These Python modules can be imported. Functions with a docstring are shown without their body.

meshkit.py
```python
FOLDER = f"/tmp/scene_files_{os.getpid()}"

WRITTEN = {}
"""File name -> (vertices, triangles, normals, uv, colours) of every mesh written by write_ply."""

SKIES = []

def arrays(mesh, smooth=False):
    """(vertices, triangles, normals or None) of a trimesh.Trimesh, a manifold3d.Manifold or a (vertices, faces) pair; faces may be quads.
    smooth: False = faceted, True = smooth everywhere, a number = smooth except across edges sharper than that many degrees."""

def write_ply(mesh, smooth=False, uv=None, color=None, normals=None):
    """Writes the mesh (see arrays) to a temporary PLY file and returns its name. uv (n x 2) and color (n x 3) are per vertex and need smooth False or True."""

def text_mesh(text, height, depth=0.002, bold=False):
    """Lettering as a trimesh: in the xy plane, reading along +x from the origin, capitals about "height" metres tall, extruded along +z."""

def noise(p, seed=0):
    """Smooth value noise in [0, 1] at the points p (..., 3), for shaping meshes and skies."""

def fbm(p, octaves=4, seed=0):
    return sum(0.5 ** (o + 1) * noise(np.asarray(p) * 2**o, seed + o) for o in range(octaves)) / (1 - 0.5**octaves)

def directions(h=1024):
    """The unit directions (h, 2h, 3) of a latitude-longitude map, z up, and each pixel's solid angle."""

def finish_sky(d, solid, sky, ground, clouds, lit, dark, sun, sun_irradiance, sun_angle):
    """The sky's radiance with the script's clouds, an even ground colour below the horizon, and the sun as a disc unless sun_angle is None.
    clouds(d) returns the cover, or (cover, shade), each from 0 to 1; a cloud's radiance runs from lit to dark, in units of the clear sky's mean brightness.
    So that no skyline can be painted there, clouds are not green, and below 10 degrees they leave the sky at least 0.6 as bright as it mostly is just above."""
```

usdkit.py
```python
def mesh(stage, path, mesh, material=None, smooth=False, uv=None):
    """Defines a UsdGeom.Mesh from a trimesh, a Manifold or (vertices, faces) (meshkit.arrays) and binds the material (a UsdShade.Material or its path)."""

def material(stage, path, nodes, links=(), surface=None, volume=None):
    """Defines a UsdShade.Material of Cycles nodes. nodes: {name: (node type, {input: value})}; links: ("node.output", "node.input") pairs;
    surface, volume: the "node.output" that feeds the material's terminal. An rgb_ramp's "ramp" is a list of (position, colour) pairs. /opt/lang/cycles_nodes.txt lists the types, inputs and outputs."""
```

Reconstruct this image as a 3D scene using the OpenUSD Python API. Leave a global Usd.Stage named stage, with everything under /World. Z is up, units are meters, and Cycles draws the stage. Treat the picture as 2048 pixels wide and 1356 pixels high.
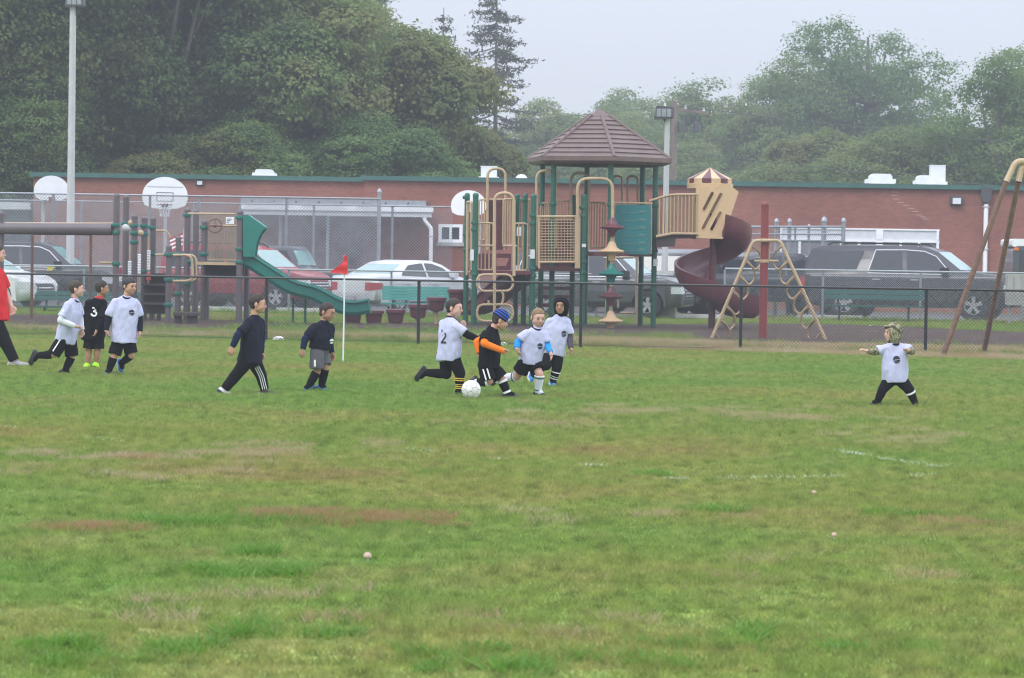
import math, random, numpy as np, trimesh, usdkit, meshkit
from manifold3d import triangulate as m3tri, Manifold, CrossSection, FillRule, Mesh as MMesh
from shapely.geometry import Polygon, LineString, Point, box as sbox
from shapely import affinity
from scipy.spatial import cKDTree
from pxr import Usd, UsdGeom, UsdLux, UsdShade, Sdf, Gf, Vt

stage = Usd.Stage.CreateInMemory()
UsdGeom.SetStageUpAxis(stage, 'Z'); UsdGeom.SetStageMetersPerUnit(stage, 1.0)
UsdGeom.Xform.Define(stage, '/World'); UsdGeom.Scope.Define(stage, '/World/Looks')

# ---------------------------------------------------------------- camera
EYE = np.array([0, 0, 1.5]); FPX = 6000.0; PITCH = math.atan(158 / FPX); ROLL = math.radians(0.9)
Fw = np.array([0, math.cos(PITCH), -math.sin(PITCH)]); R0 = np.array([1.0, 0, 0]); U0 = np.cross(R0, Fw)
Rt = math.cos(ROLL) * R0 + math.sin(ROLL) * U0; Up = math.cos(ROLL) * U0 - math.sin(ROLL) * R0
cam = UsdGeom.Camera.Define(stage, '/World/camera')
mt = Gf.Matrix4d(); mt.SetRow(0, (*Rt, 0)); mt.SetRow(1, (*Up, 0)); mt.SetRow(2, (*(-Fw), 0)); mt.SetRow(3, (*EYE, 1))
cam.AddTransformOp().Set(mt)
cam.CreateHorizontalApertureAttr(36.0); cam.CreateVerticalApertureAttr(36.0 * 678 / 1024)
cam.CreateFocalLengthAttr(36.0 * FPX / 2048); cam.CreateFStopAttr(7.5); cam.CreateFocusDistanceAttr(33.5)
cam.CreateClippingRangeAttr(Gf.Vec2f(0.1, 3000)); cam.CreateExposureAttr(0.36)

# ---------------------------------------------------------------- sky (overcast) and sun behind the cloud
SUN_EL, SUN_AZ = math.radians(48), math.radians(215)
sky = UsdLux.DomeLight.Define(stage, '/World/sky')
skym = usdkit.material(stage, '/World/Looks/overcast_sky', {
    'sky': ('sky_texture', {'sky_type': 'single_scattering', 'sun_disc': False, 'sun_elevation': SUN_EL, 'sun_rotation': SUN_AZ, 'altitude': 50.0}),
    'tc': ('texture_coordinate', {}), 'mp': ('mapping', {'scale': (1.0, 1.0, 2.2)}),
    'nz': ('noise_texture', {'scale': 1.6, 'detail': 5.0, 'roughness': 0.5}),
    'rp': ('rgb_ramp', {'ramp': [(0.25, (7.0, 7.45, 8.7)), (0.75, (8.7, 9.15, 10.4))]}),
    'mx': ('mix_color', {'fac': 0.9, 'use_clamp': False}), 'sp': ('separate_xyz', {}), 'cz': ('map_range', {'from_min': 0.0, 'from_max': 1.0, 'to_min': 0.47, 'to_max': 2.25, 'clamp': True}),
    'ov': ('mix_color', {'blend_type': 'multiply', 'fac': 1.0, 'use_clamp': False}),
    'bg': ('background_shader', {'strength': 0.105})},
    [('tc.generated', 'mp.vector'), ('mp.vector', 'nz.vector'), ('nz.fac', 'rp.fac'), ('sky.color', 'mx.a'), ('tc.generated', 'sp.vector'), ('sp.z', 'cz.value'), ('rp.color', 'ov.a'), ('cz.result', 'ov.b'), ('ov.result', 'mx.b'), ('mx.result', 'bg.color')], surface='bg.background')
UsdShade.MaterialBindingAPI.Apply(sky.GetPrim()).Bind(skym)
sky.GetPrim().SetCustomDataByKey('kind', 'structure'); sky.GetPrim().SetCustomDataByKey('label', 'pale even overcast sky'); sky.GetPrim().SetCustomDataByKey('category', 'sky')
sun = UsdLux.DistantLight.Define(stage, '/World/sun')
sun.CreateIntensityAttr(0.3); sun.CreateAngleAttr(25.0); sun.CreateNormalizeAttr(True); sun.CreateColorAttr(Gf.Vec3f(1, 0.97, 0.93))
sd = np.array([math.sin(SUN_AZ) * math.cos(SUN_EL), math.cos(SUN_AZ) * math.cos(SUN_EL), math.sin(SUN_EL)])
sx = np.cross([0, 0, 1.0], sd); sx /= np.linalg.norm(sx); sy = np.cross(sd, sx)
ms = Gf.Matrix4d(); ms.SetRow(0, (*sx, 0)); ms.SetRow(1, (*sy, 0)); ms.SetRow(2, (*sd, 0)); ms.SetRow(3, (0, 0, 60, 1))
sun.AddTransformOp().Set(ms)

# ---------------------------------------------------------------- where a point of the photograph lies in the place
def ray(px, py):
    return Fw + (px - 1024) / FPX * Rt - (py - 678) / FPX * Up
def G(px, py):                       # on the ground
    d = ray(px, py); return EYE + d * (-EYE[2] / d[2])
def W(px, py, y):                    # at world depth y
    d = ray(px, py); return EYE + d * (y / d[1])
def KPX(y): return FPX / y           # photograph pixels per metre there

# ---------------------------------------------------------------- helpers
_n = {}
def numbered(path):
    if path[-4:-3] == '_' and path[-3:].isdigit(): path = path[:-4]
    k = _n.get(path, 0); _n[path] = k + 1
    return path if k == 0 else f'{path}_{k:03d}'
def tag(p, label=None, cat=None, group=None, kind=None):
    p = p.GetPrim() if hasattr(p, 'GetPrim') else p
    for k, v in (('label', label), ('category', cat), ('group', group), ('kind', kind)):
        if v: p.SetCustomDataByKey(k, v)
    return p
def pathof(parent): return '/World' if parent is None else str(parent.GetPath())
def thing(name, label, cat, loc=(0, 0, 0), rz=0.0, group=None, kind=None):
    x = UsdGeom.Xform.Define(stage, numbered('/World/' + name))
    x.AddTranslateOp().Set(Gf.Vec3d(*map(float, loc)))
    if rz: x.AddRotateZOp().Set(math.degrees(rz))
    return tag(x, label, cat, group, kind)
def obj(name, mesh, mat, parent=None, smooth=35, label=None, cat=None, group=None, kind=None):
    if isinstance(mesh, MB): mesh = mesh.tm()
    if hasattr(mesh, 'is_empty') and hasattr(mesh, 'num_tri') and mesh.is_empty(): return None
    p = usdkit.mesh(stage, numbered(pathof(parent) + '/' + name), mesh, mat, smooth)
    return tag(p, label, cat, group, kind)
def copyof(root, loc, rz=0.0, scale=1.0, label=None, group=None, name=None):
    was = root.GetCustomData(); base = name or root.GetName()
    r = thing(base, label or was['label'], was['category'], loc, rz, group or was.get('group'))
    if np.ndim(scale) or scale != 1.0:
        UsdGeom.Xformable(r).AddScaleOp().Set(Gf.Vec3f(*([float(scale)] * 3 if not np.ndim(scale) else map(float, scale))))
    r.GetReferences().AddInternalReference(root.GetPath()); r.SetInstanceable(True)
    return r
def unit(v): v = np.asarray(v, float); return v / (np.linalg.norm(v) + 1e-12)
def rotz(a): c, s = math.cos(a), math.sin(a); return np.array([[c, -s, 0], [s, c, 0], [0, 0, 1.0]])

class MB:
    """collects triangles of one mesh"""
    def __init__(self): self.v, self.f, self.n = [], [], 0
    def add(self, v, f):
        v = np.asarray(v, float); f = np.asarray(f, int)
        if f.shape[1] == 4: f = np.vstack([f[:, [0, 1, 2]], f[:, [0, 2, 3]]])
        self.v.append(v); self.f.append(f + self.n); self.n += len(v); return self
    def mesh(self, m):
        if hasattr(m, 'to_mesh'):
            q = m.to_mesh(); return self.add(q.vert_properties[:, :3], q.tri_verts)
        return self.add(m.vertices, m.faces)
    def bx(self, x0, x1, y0, y1, z0, z1):
        v = np.array([[x, y, z] for x in (x0, x1) for y in (y0, y1) for z in (z0, z1)])
        return self.add(v, [[0, 1, 3, 2], [4, 6, 7, 5], [0, 4, 5, 1], [2, 3, 7, 6], [0, 2, 6, 4], [1, 5, 7, 3]])
    def bar(self, a, b, w, h, up=(0, 0, 1)):     # box from a to b, w wide and h along up
        a, b = np.asarray(a, float), np.asarray(b, float); d = unit(b - a); s = unit(np.cross(d, up)); u = np.cross(s, d)
        v = np.array([p + s * i * w / 2 + u * j * h / 2 for p in (a, b) for i in (-1, 1) for j in (-1, 1)])
        return self.add(v, [[0, 1, 3, 2], [4, 6, 7, 5], [0, 4, 5, 1], [2, 3, 7, 6], [0, 2, 6, 4], [1, 5, 7, 3]])
    def tube(self, pts, r, sides=8, closed=False):
        p = np.asarray(pts, float); n = len(p); r = np.broadcast_to(r, (n,))
        t = (np.roll(p, -1, 0) - np.roll(p, 1, 0)) if closed else np.gradient(p, axis=0)
        t = t / (np.linalg.norm(t, axis=1, keepdims=True) + 1e-12)
        a = unit(np.cross(t[0], [0, 0, 1.0] if abs(t[0][2]) < 0.9 else [1.0, 0, 0])); A = []
        for k in range(n):
            a = unit(a - t[k] * (a @ t[k])); A.append(a)
        A = np.array(A); B = np.cross(t, A); g = np.arange(sides) * 2 * np.pi / sides
        v = p[:, None] + r[:, None, None] * (np.cos(g)[None, :, None] * A[:, None] + np.sin(g)[None, :, None] * B[:, None])
        m = n if closed else n - 1
        i, j = np.meshgrid(np.arange(m), np.arange(sides), indexing='ij'); i2 = (i + 1) % n
        q = np.stack([i * sides + j, i2 * sides + j, i2 * sides + (j + 1) % sides, i * sides + (j + 1) % sides], -1).reshape(-1, 4)[:, ::-1]
        v = v.reshape(-1, 3)
        if closed: return self.add(v, q)
        f = np.vstack([q[:, [0, 1, 2]], q[:, [0, 2, 3]]]); L = len(v); e = (n - 1) * sides
        v = np.vstack([v, p[:1], p[-1:]]); k = np.arange(sides); k2 = (k + 1) % sides
        f = np.vstack([f, np.stack([np.full(sides, L), k2, k], 1)[:, ::-1], np.stack([np.full(sides, L + 1), e + k, e + k2], 1)[:, ::-1]])
        return self.add(v, f)
    def lathe(self, prof, c=(0, 0, 0), sides=20, axis='z', half=None):
        pr = np.asarray(prof, float); g = np.arange(sides) * 2 * np.pi / sides
        v = np.stack([pr[:, None, 0] * np.cos(g), pr[:, None, 0] * np.sin(g), np.repeat(pr[:, 1:2], sides, 1)], -1).reshape(-1, 3)
        n = len(pr); i, j = np.meshgrid(np.arange(n - 1), np.arange(sides), indexing='ij')
        q = np.stack([i * sides + j, i * sides + (j + 1) % sides, (i + 1) * sides + (j + 1) % sides, (i + 1) * sides + j], -1).reshape(-1, 4)
        if axis == 'y': v = v[:, [0, 2, 1]] * [1, 1, -1]
        if axis == 'x': v = v[:, [2, 1, 0]] * [1, 1, -1]
        return self.add(v + np.asarray(c, float), q)
    def sphere(self, c, r, sub=2):
        s = trimesh.creation.icosphere(sub); return self.add(s.vertices * r + np.asarray(c, float), s.faces)
    def tm(self): return trimesh.Trimesh(np.vstack(self.v), np.vstack(self.f), process=False)
def rounded(poly, r): return poly.buffer(-r).buffer(2 * r, quad_segs=5).buffer(-r, quad_segs=5)
def extr(poly, depth, origin=(0, 0, 0), ax=(1, 0, 0), ay=(0, 0, 1)):
    """shapely polygon in the plane (ax, ay) at origin, extruded along ax x ay, as a Manifold"""
    cs = CrossSection([np.array(poly.exterior.coords)[:-1]] + [np.array(i.coords)[:-1] for i in poly.interiors], FillRule.EvenOdd)
    ax, ay = unit(ax), unit(ay); az = np.cross(ax, ay)
    return Manifold.extrude(cs, depth).transform(np.column_stack([ax, ay, az, np.asarray(origin, float)]))
def arc(c, r, a0, a1, n=10, ax=(1, 0, 0), ay=(0, 0, 1)):
    ax, ay = np.asarray(ax, float), np.asarray(ay, float)
    return [np.asarray(c, float) + r * (math.cos(a) * ax + math.sin(a) * ay) for a in np.linspace(a0, a1, n)]
def fillet(pts, r, n=6, closed=False):
    """polyline with rounded corners"""
    P = [np.asarray(p, float) for p in pts]; out = []
    m = len(P)
    for k in range(m):
        if not closed and k in (0, m - 1): out.append(P[k]); continue
        a, b, c = P[k - 1], P[k], P[(k + 1) % m]
        d = min(r, 0.49 * np.linalg.norm(a - b), 0.49 * np.linalg.norm(c - b))
        s, e = b + unit(a - b) * d, b + unit(c - b) * d
        for t in np.linspace(0, 1, n): out.append((1 - t) ** 2 * s + 2 * t * (1 - t) * b + t * t * e)
    return np.array(out)

# ---------------------------------------------------------------- materials
def M(name, col, rough=0.55, metal=0.0, var=0.12, scale=3.0, bump=0.0, bscale=80.0, spec=0.5, coat=0.0, sheen=0.0, rnd=0.0):
    col = np.array(col, float)
    n = {'g': ('geometry', {}), 'nz': ('noise_texture', {'scale': scale, 'detail': 4.0, 'roughness': 0.6}),
         'rp': ('rgb_ramp', {'ramp': [(0.25, col * (1 - var)), (0.75, np.minimum(col * (1 + var), 0.95))]}),
         'p': ('principled_bsdf', {'roughness': rough, 'metallic': metal, 'specular_ior_level': spec, 'coat_weight': coat, 'coat_roughness': 0.08, 'sheen_weight': sheen})}
    l = [('g.position', 'nz.vector'), ('nz.fac', 'rp.fac')]
    if rnd:
        n['oi'] = ('geometry', {}); n['mr'] = ('map_range', {'to_min': 1 - rnd, 'to_max': 1 + rnd}); n['hs'] = ('hsv', {})
        l += [('oi.random_per_island', 'mr.value'), ('mr.result', 'hs.value'), ('rp.color', 'hs.color'), ('hs.color', 'p.base_color')]
    else: l.append(('rp.color', 'p.base_color'))
    if bump:
        n['nb'] = ('noise_texture', {'scale': bscale, 'detail': 3.0}); n['b'] = ('bump', {'strength': bump, 'distance': 0.02})
        l += [('g.position', 'nb.vector'), ('nb.fac', 'b.height'), ('b.normal', 'p.normal')]
    return usdkit.material(stage, '/World/Looks/' + name, n, l, surface='p.BSDF')

GREEN_POST = M('green_powder_coat', (0.012, 0.095, 0.06), 0.45)
BROWN_POST = M('brown_grey_powder_coat', (0.105, 0.085, 0.093), 0.5)
TEAL_CLAMP = M('green_clamp_coat', (0.012, 0.12, 0.09), 0.45)
TAN = M('tan_coated_steel', (0.42, 0.31, 0.185), 0.5, var=0.15)
TAN_PLASTIC = M('tan_moulded_plastic', (0.55, 0.385, 0.22), 0.5, var=0.06)
MAROON = M('maroon_moulded_plastic', (0.105, 0.03, 0.038), 0.42, var=0.2)
SLIDE_GREEN = M('green_moulded_plastic', (0.01, 0.15, 0.12), 0.4, var=0.1)
TEAL_PANEL = M('teal_panel_plastic', (0.012, 0.15, 0.155), 0.45, var=0.1)
DECK = M('dark_coated_deck', (0.055, 0.042, 0.042), 0.7, bump=0.3)
ROOF_MAROON = M('brown_roof_plastic', (0.125, 0.084, 0.074), 0.5, var=0.2)
GALV = M('galvanised_steel', (0.30, 0.32, 0.34), 0.45, 0.55, var=0.15, scale=6)
BLACK_VINYL = M('black_vinyl_coat', (0.02, 0.021, 0.024), 0.45)
GREY_POLE = M('grey_painted_steel', (0.42, 0.42, 0.43), 0.55, var=0.08)
CONCRETE = M('concrete', (0.40, 0.385, 0.36), 0.9, var=0.2, bump=0.4)
WHITE_PAINT = M('white_paint', (0.78, 0.79, 0.80), 0.5, var=0.05)
OFFWHITE = M('off_white_metal', (0.62, 0.64, 0.66), 0.5, var=0.1)
RED_POST = M('faded_red_paint', (0.19, 0.036, 0.034), 0.5, var=0.2)
RUST = M('rusted_steel', (0.15, 0.085, 0.06), 0.8, var=0.35, scale=12)
DARK_METAL = M('dark_grey_metal', (0.06, 0.062, 0.066), 0.5)
BENCH_GREEN = M('dark_green_plank', (0.02, 0.085, 0.075), 0.5)
BENCH_TEAL = M('teal_plank', (0.03, 0.24, 0.21), 0.5)
# ---------------------------------------------------------------- ground
rng = np.random.default_rng(7)
def grass_nodes(extra_random):
    n = {'g': ('geometry', {}),
         'n1': ('noise_texture', {'scale': 0.33, 'detail': 5.0, 'roughness': 0.62}),     # broad patches
         'n2': ('noise_texture', {'scale': 2.3, 'detail': 4.0, 'roughness': 0.65}),     # clumps
         'n3': ('noise_texture', {'scale': 0.11, 'detail': 3.0}),
         'mp': ('mapping', {'location': (31.0, 17.0, 0.0)}),
         'n4': ('noise_texture', {'scale': 9.0, 'detail': 3.0, 'roughness': 0.7}),
         'r1': ('rgb_ramp', {'ramp': [(0.36, (0.23, 0.52, 0.11)), (0.50, (0.32, 0.56, 0.135)), (0.60, (0.45, 0.55, 0.175)), (0.68, (0.55, 0.48, 0.21)), (0.76, (0.54, 0.36, 0.19))]}),
         'r2': ('rgb_ramp', {'ramp': [(0.32, (0.17, 0.38, 0.06)), (0.50, (0.32, 0.49, 0.125)), (0.68, (0.52, 0.51, 0.24))]}),
         'r4': ('rgb_ramp', {'ramp': [(0.32, (0.42, 0.50, 0.42)), (0.5, (1.0, 1.0, 1.0)), (0.68, (1.6, 1.45, 1.45))]}), 'm4': ('mix_color', {'blend_type': 'multiply', 'fac': 1.0, 'use_clamp': False}),
         'mx': ('mix_color', {'fac': 0.42}),
         'r3': ('rgb_ramp', {'ramp': [(0.40, (0.84, 1.0, 0.86)), (0.62, (1.12, 1.0, 0.95))]}),
         'ml': ('mix_color', {'blend_type': 'multiply', 'fac': 1.0, 'use_clamp_result': False})}
    l = [('g.position', 'n1.vector'), ('g.position', 'n2.vector'), ('g.position', 'mp.vector'), ('mp.vector', 'n3.vector'),
         ('n1.fac', 'r1.fac'), ('n2.fac', 'r2.fac'), ('r1.color', 'mx.a'), ('r2.color', 'mx.b'), ('n3.fac', 'r3.fac'), ('g.position', 'n4.vector'), ('n4.fac', 'r4.fac'), ('mx.result', 'm4.a'), ('r4.color', 'm4.b'), ('m4.result', 'ml.a'), ('r3.color', 'ml.b')]
    out = 'ml.result'
    if extra_random:
        n['mr'] = ('map_range', {'to_min': 0.45, 'to_max': 1.65}); n['hv'] = ('hsv', {})
        n['mh'] = ('map_range', {'to_min': 0.47, 'to_max': 0.515}); n['wn'] = ('math', {'math_type': 'fraction'}); n['m7'] = ('math', {'math_type': 'multiply', 'value2': 7.31})
        l += [('g.random_per_island', 'mr.value'), ('mr.result', 'hv.value'), ('g.random_per_island', 'm7.value1'), ('m7.value', 'wn.value1'), ('wn.value', 'mh.value'), ('mh.result', 'hv.hue'), (out, 'hv.color')]
        n['m13'] = ('math', {'math_type': 'multiply', 'value2': 13.7}); n['f13'] = ('math', {'math_type': 'fraction'}); n['th'] = ('map_range', {'from_min': 0.66, 'from_max': 0.74, 'clamp': True}); n['st'] = ('mix_color', {'b': (0.52, 0.40, 0.23), 'use_clamp': True}); n['sm'] = ('math', {'math_type': 'multiply', 'value2': 0.8})
        l += [('g.random_per_island', 'm13.value1'), ('m13.value', 'f13.value1'), ('f13.value', 'th.value'), ('th.result', 'sm.value1'), ('sm.value', 'st.fac'), ('hv.color', 'st.a')]
        out = 'st.result'
    return n, l, out
n, l, out = grass_nodes(False)
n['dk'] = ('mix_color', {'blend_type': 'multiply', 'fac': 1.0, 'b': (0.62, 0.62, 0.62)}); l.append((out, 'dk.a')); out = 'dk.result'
n['p'] = ('principled_bsdf', {'roughness': 0.9, 'specular_ior_level': 0.15}); n['nb'] = ('noise_texture', {'scale': 45.0, 'detail': 3.0}); n['b'] = ('bump', {'strength': 0.6, 'distance': 0.03})
l += [(out, 'p.base_color'), ('g.position', 'nb.vector'), ('nb.fac', 'b.height'), ('b.normal', 'p.normal')]
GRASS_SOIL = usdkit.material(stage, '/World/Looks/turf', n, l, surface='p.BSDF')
n, l, out = grass_nodes(True)
n['d'] = ('principled_bsdf', {'roughness': 0.6, 'specular_ior_level': 0.25}); n['t'] = ('translucent_bsdf', {}); n['m'] = ('mix_closure', {'fac': 0.35})
l += [(out, 'd.base_color'), (out, 't.color'), ('d.BSDF', 'm.closure1'), ('t.BSDF', 'm.closure2')]
GRASS_BLADE = usdkit.material(stage, '/World/Looks/grass_blade', n, l, surface='m.closure')
def leafmat(name, cols, trans=0.4, vlo=0.6, vhi=1.4, clump=0.7):
    return usdkit.material(stage, '/World/Looks/' + name, {
        'g': ('geometry', {}), 'oi': ('object_info', {}), 'nz': ('noise_texture', {'scale': clump, 'detail': 2.0}), 'ad': ('math', {'math_type': 'multiply_add', 'value2': 0.45}), 'sb': ('math', {'math_type': 'multiply_add', 'value2': 0.35, 'value3': -0.1}),
        'rp': ('rgb_ramp', {'ramp': cols}), 'mr': ('map_range', {'to_min': vlo, 'to_max': vhi}), 'hv': ('hsv', {}),
        'd': ('principled_bsdf', {'roughness': 0.5, 'specular_ior_level': 0.35}), 't': ('translucent_bsdf', {}), 'm': ('mix_closure', {'fac': trans})},
        [('g.position', 'nz.vector'), ('oi.random', 'sb.value1'), ('g.random_per_island', 'ad.value1'), ('nz.fac', 'sb.value3'), ('sb.value', 'ad.value3'), ('ad.value', 'rp.fac'), ('rp.color', 'hv.color'),
         ('g.random_per_island', 'mr.value'), ('mr.result', 'hv.value'), ('hv.color', 'd.base_color'), ('hv.color', 't.color'), ('d.BSDF', 'm.closure1'), ('t.BSDF', 'm.closure2')], surface='m.closure')
MULCH = usdkit.material(stage, '/World/Looks/wood_chip_mulch', {
    'g': ('geometry', {}), 'v': ('voronoi_texture', {'scale': 22.0}), 'nz': ('noise_texture', {'scale': 1.2, 'detail': 5.0}), 'rp': ('rgb_ramp', {'ramp': [(0.0, (0.025, 0.018, 0.015)), (0.5, (0.072, 0.052, 0.043)), (1.0, (0.15, 0.112, 0.095))]}),
    'r2': ('rgb_ramp', {'ramp': [(0.3, (0.75, 0.72, 0.72)), (0.7, (1.2, 1.15, 1.1))]}), 'ml': ('mix_color', {'blend_type': 'multiply', 'fac': 1.0, 'use_clamp_result': False}),
    'b': ('bump', {'strength': 0.8, 'distance': 0.03}), 'p': ('principled_bsdf', {'roughness': 0.9, 'specular_ior_level': 0.2})},
    [('g.position', 'v.vector'), ('g.position', 'nz.vector'), ('v.color', 'rp.fac'), ('nz.fac', 'r2.fac'), ('rp.color', 'ml.a'), ('r2.color', 'ml.b'), ('ml.result', 'p.base_color'), ('v.distance', 'b.height'), ('b.normal', 'p.normal')], surface='p.BSDF')
ASPHALT = M('wet_asphalt', (0.075, 0.077, 0.082), 0.45, var=0.25, scale=0.8, bump=0.3, bscale=120)
gp = MB(); S = 700
gp.add([[-S, -S, 0], [S, -S, 0], [S, S, 0], [-S, S, 0]], [[0, 1, 2, 3]])
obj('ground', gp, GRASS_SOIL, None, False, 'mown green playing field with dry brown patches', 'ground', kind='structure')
def sheet(poly, z, step, bulge=0.0):
    """flat polygon as a triangulated sheet, its middle raised by bulge"""
    x0, y0, x1, y1 = poly.bounds
    pts = [(x, y) for x in np.arange(x0, x1, step) for y in np.arange(y0, y1, step) if poly.buffer(-step * 0.3).contains(Point(x, y))] if bulge else []
    rim = np.array(poly.segmentize(step).exterior.coords)[:-1]
    P = np.vstack([rim] + ([np.array(pts)] if len(pts) else []))
    from scipy.spatial import Delaunay
    T = Delaunay(P).simplices; C = P[T].mean(1); T = T[[poly.contains(Point(c)) for c in C]]
    d = np.array([poly.exterior.distance(Point(p)) for p in P])
    zz = z + bulge * np.minimum(d / 0.8, 1) * (0.55 + 0.9 * meshkit.fbm(np.column_stack([P * 1.1, P[:, 0] * 0]), 3))
    V = np.column_stack([P, zz]); a = V[T]
    flip = np.cross(a[:, 1] - a[:, 0], a[:, 2] - a[:, 0])[:, 2] < 0; T[flip] = T[flip][:, ::-1]
    return trimesh.Trimesh(V, T, process=False)
near = [(-60, 653), (60, 656), (230, 659), (420, 660), (560, 655), (700, 660), (860, 662), (1000, 668), (1200, 676), (1320, 674), (1400, 688), (1600, 692), (1800, 692), (2050, 702), (2200, 706)]
far = [(2200, 672), (2050, 667), (1800, 655), (1600, 650), (1420, 650), (1300, 652), (1180, 651), (1000, 647), (860, 646), (700, 650), (560, 648), (420, 640), (230, 634), (60, 632), (-60, 630)]
mp_ = np.array([G(*p)[:2] for p in near + far]); mulch_poly = Polygon(fillet(mp_, 1.2, 5, True)[:, :2]).buffer(0)
rim = np.array(mulch_poly.segmentize(0.3).exterior.coords)[:-1]
rim = rim + 0.5 * (np.column_stack([meshkit.fbm(np.column_stack([rim * 1.7, rim[:, 0] * 0]), 3, 1), meshkit.fbm(np.column_stack([rim * 1.7, rim[:, 0] * 0]), 3, 2)]) - 0.5)
mulch_poly = Polygon(rim).buffer(0)
obj('mulch_bed', sheet(mulch_poly, 0.006, 0.5, 0.05), MULCH, None, True, 'brown wood chip bed under the play equipment', 'mulch', kind='structure')
lot = Polygon([(-45, 79.5), (3.6, 79.5), (4.6, 81.9), (40, 81.9), (40, 96.5), (-45, 98.5)])
obj('parking_lot', sheet(lot, 0.004, 200), ASPHALT, None, False, 'wet grey asphalt parking lot before the school', 'parking lot', kind='structure')

# mown grass, as blades
def blades(n, w, hmin, hmax, seed, size=1.0, lean=0.6):
    r = np.random.default_rng(seed); p = np.column_stack([r.uniform(-size / 2, size / 2, (n, 2)), np.zeros(n)])
    a = r.uniform(0, 2 * np.pi, n); h = r.uniform(hmin, hmax, n); s = np.column_stack([np.cos(a), np.sin(a), 0 * a])
    if size > .5: q = meshkit.noise(np.column_stack([p[:, :2] * 9.0, p[:, 0] * 0]), seed); h = h * (.36 + .80 * q)
    b = r.uniform(0, 2 * np.pi, n); k = r.uniform(0.15, lean, n) * h * 1.6; tip = p + np.column_stack([np.cos(b) * k, np.sin(b) * k, h])
    ww = w * r.uniform(0.6, 1.4, n)[:, None]
    v = np.stack([p - s * ww / 2, p + s * ww / 2, tip], 1).reshape(-1, 3)
    return trimesh.Trimesh(v, np.arange(3 * n).reshape(-1, 3), process=False)
def scatter(path, protos, mat, where, label, cat, smin=0.85, smax=1.2, seed=3, kind='stuff', flat=False):
    pi = UsdGeom.PointInstancer.Define(stage, path); r = np.random.default_rng(seed); tg = []
    for k, m in enumerate(protos):
        pr = usdkit.mesh(stage, f'{path}/tuft_{k:03d}', m, mat, False); tg.append(pr.GetPath())
    pi.CreatePrototypesRel().SetTargets(tg); n = len(where)
    pi.CreateProtoIndicesAttr(Vt.IntArray([int(x) for x in r.integers(0, len(protos), n)]))
    pi.CreatePositionsAttr(Vt.Vec3fArray([Gf.Vec3f(*map(float, p)) for p in where]))
    pi.CreateOrientationsAttr(Vt.QuathArray([Gf.Quath(math.cos(a / 2), 0, 0, math.sin(a / 2)) for a in r.integers(0, 4, n) * (np.pi / 2) if True]))
    sc = r.uniform(smin, smax, n)
    pi.CreateScalesAttr(Vt.Vec3fArray([Gf.Vec3f(1, 1, float(s)) if flat else Gf.Vec3f(float(s), float(s), float(s)) for s in sc]))
    return tag(pi, label, cat, kind=kind)
near_c, far_c, rim_c = [], [], []
for y in np.arange(9.5, 80, 1.0):
    hw = y * 1024 / FPX + 1.6
    for x in np.arange(-math.ceil(hw), math.ceil(hw) + 0.1, 1.0):
        cell = sbox(x - .5, y - .5, x + .5, y + .5)
        if lot.buffer(0.6).contains(Point(x, y)) or mulch_poly.contains(cell): continue
        if mulch_poly.intersects(cell):
            rim_c += [(x + a, y + b, 0.0) for a in (-.4, -.2, 0, .2, .4) for b in (-.4, -.2, 0, .2, .4) if not mulch_poly.buffer(-.05).contains(Point(x + a, y + b))]; continue
        (near_c if y < 26 else far_c).append((x, y, 0.0))
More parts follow.
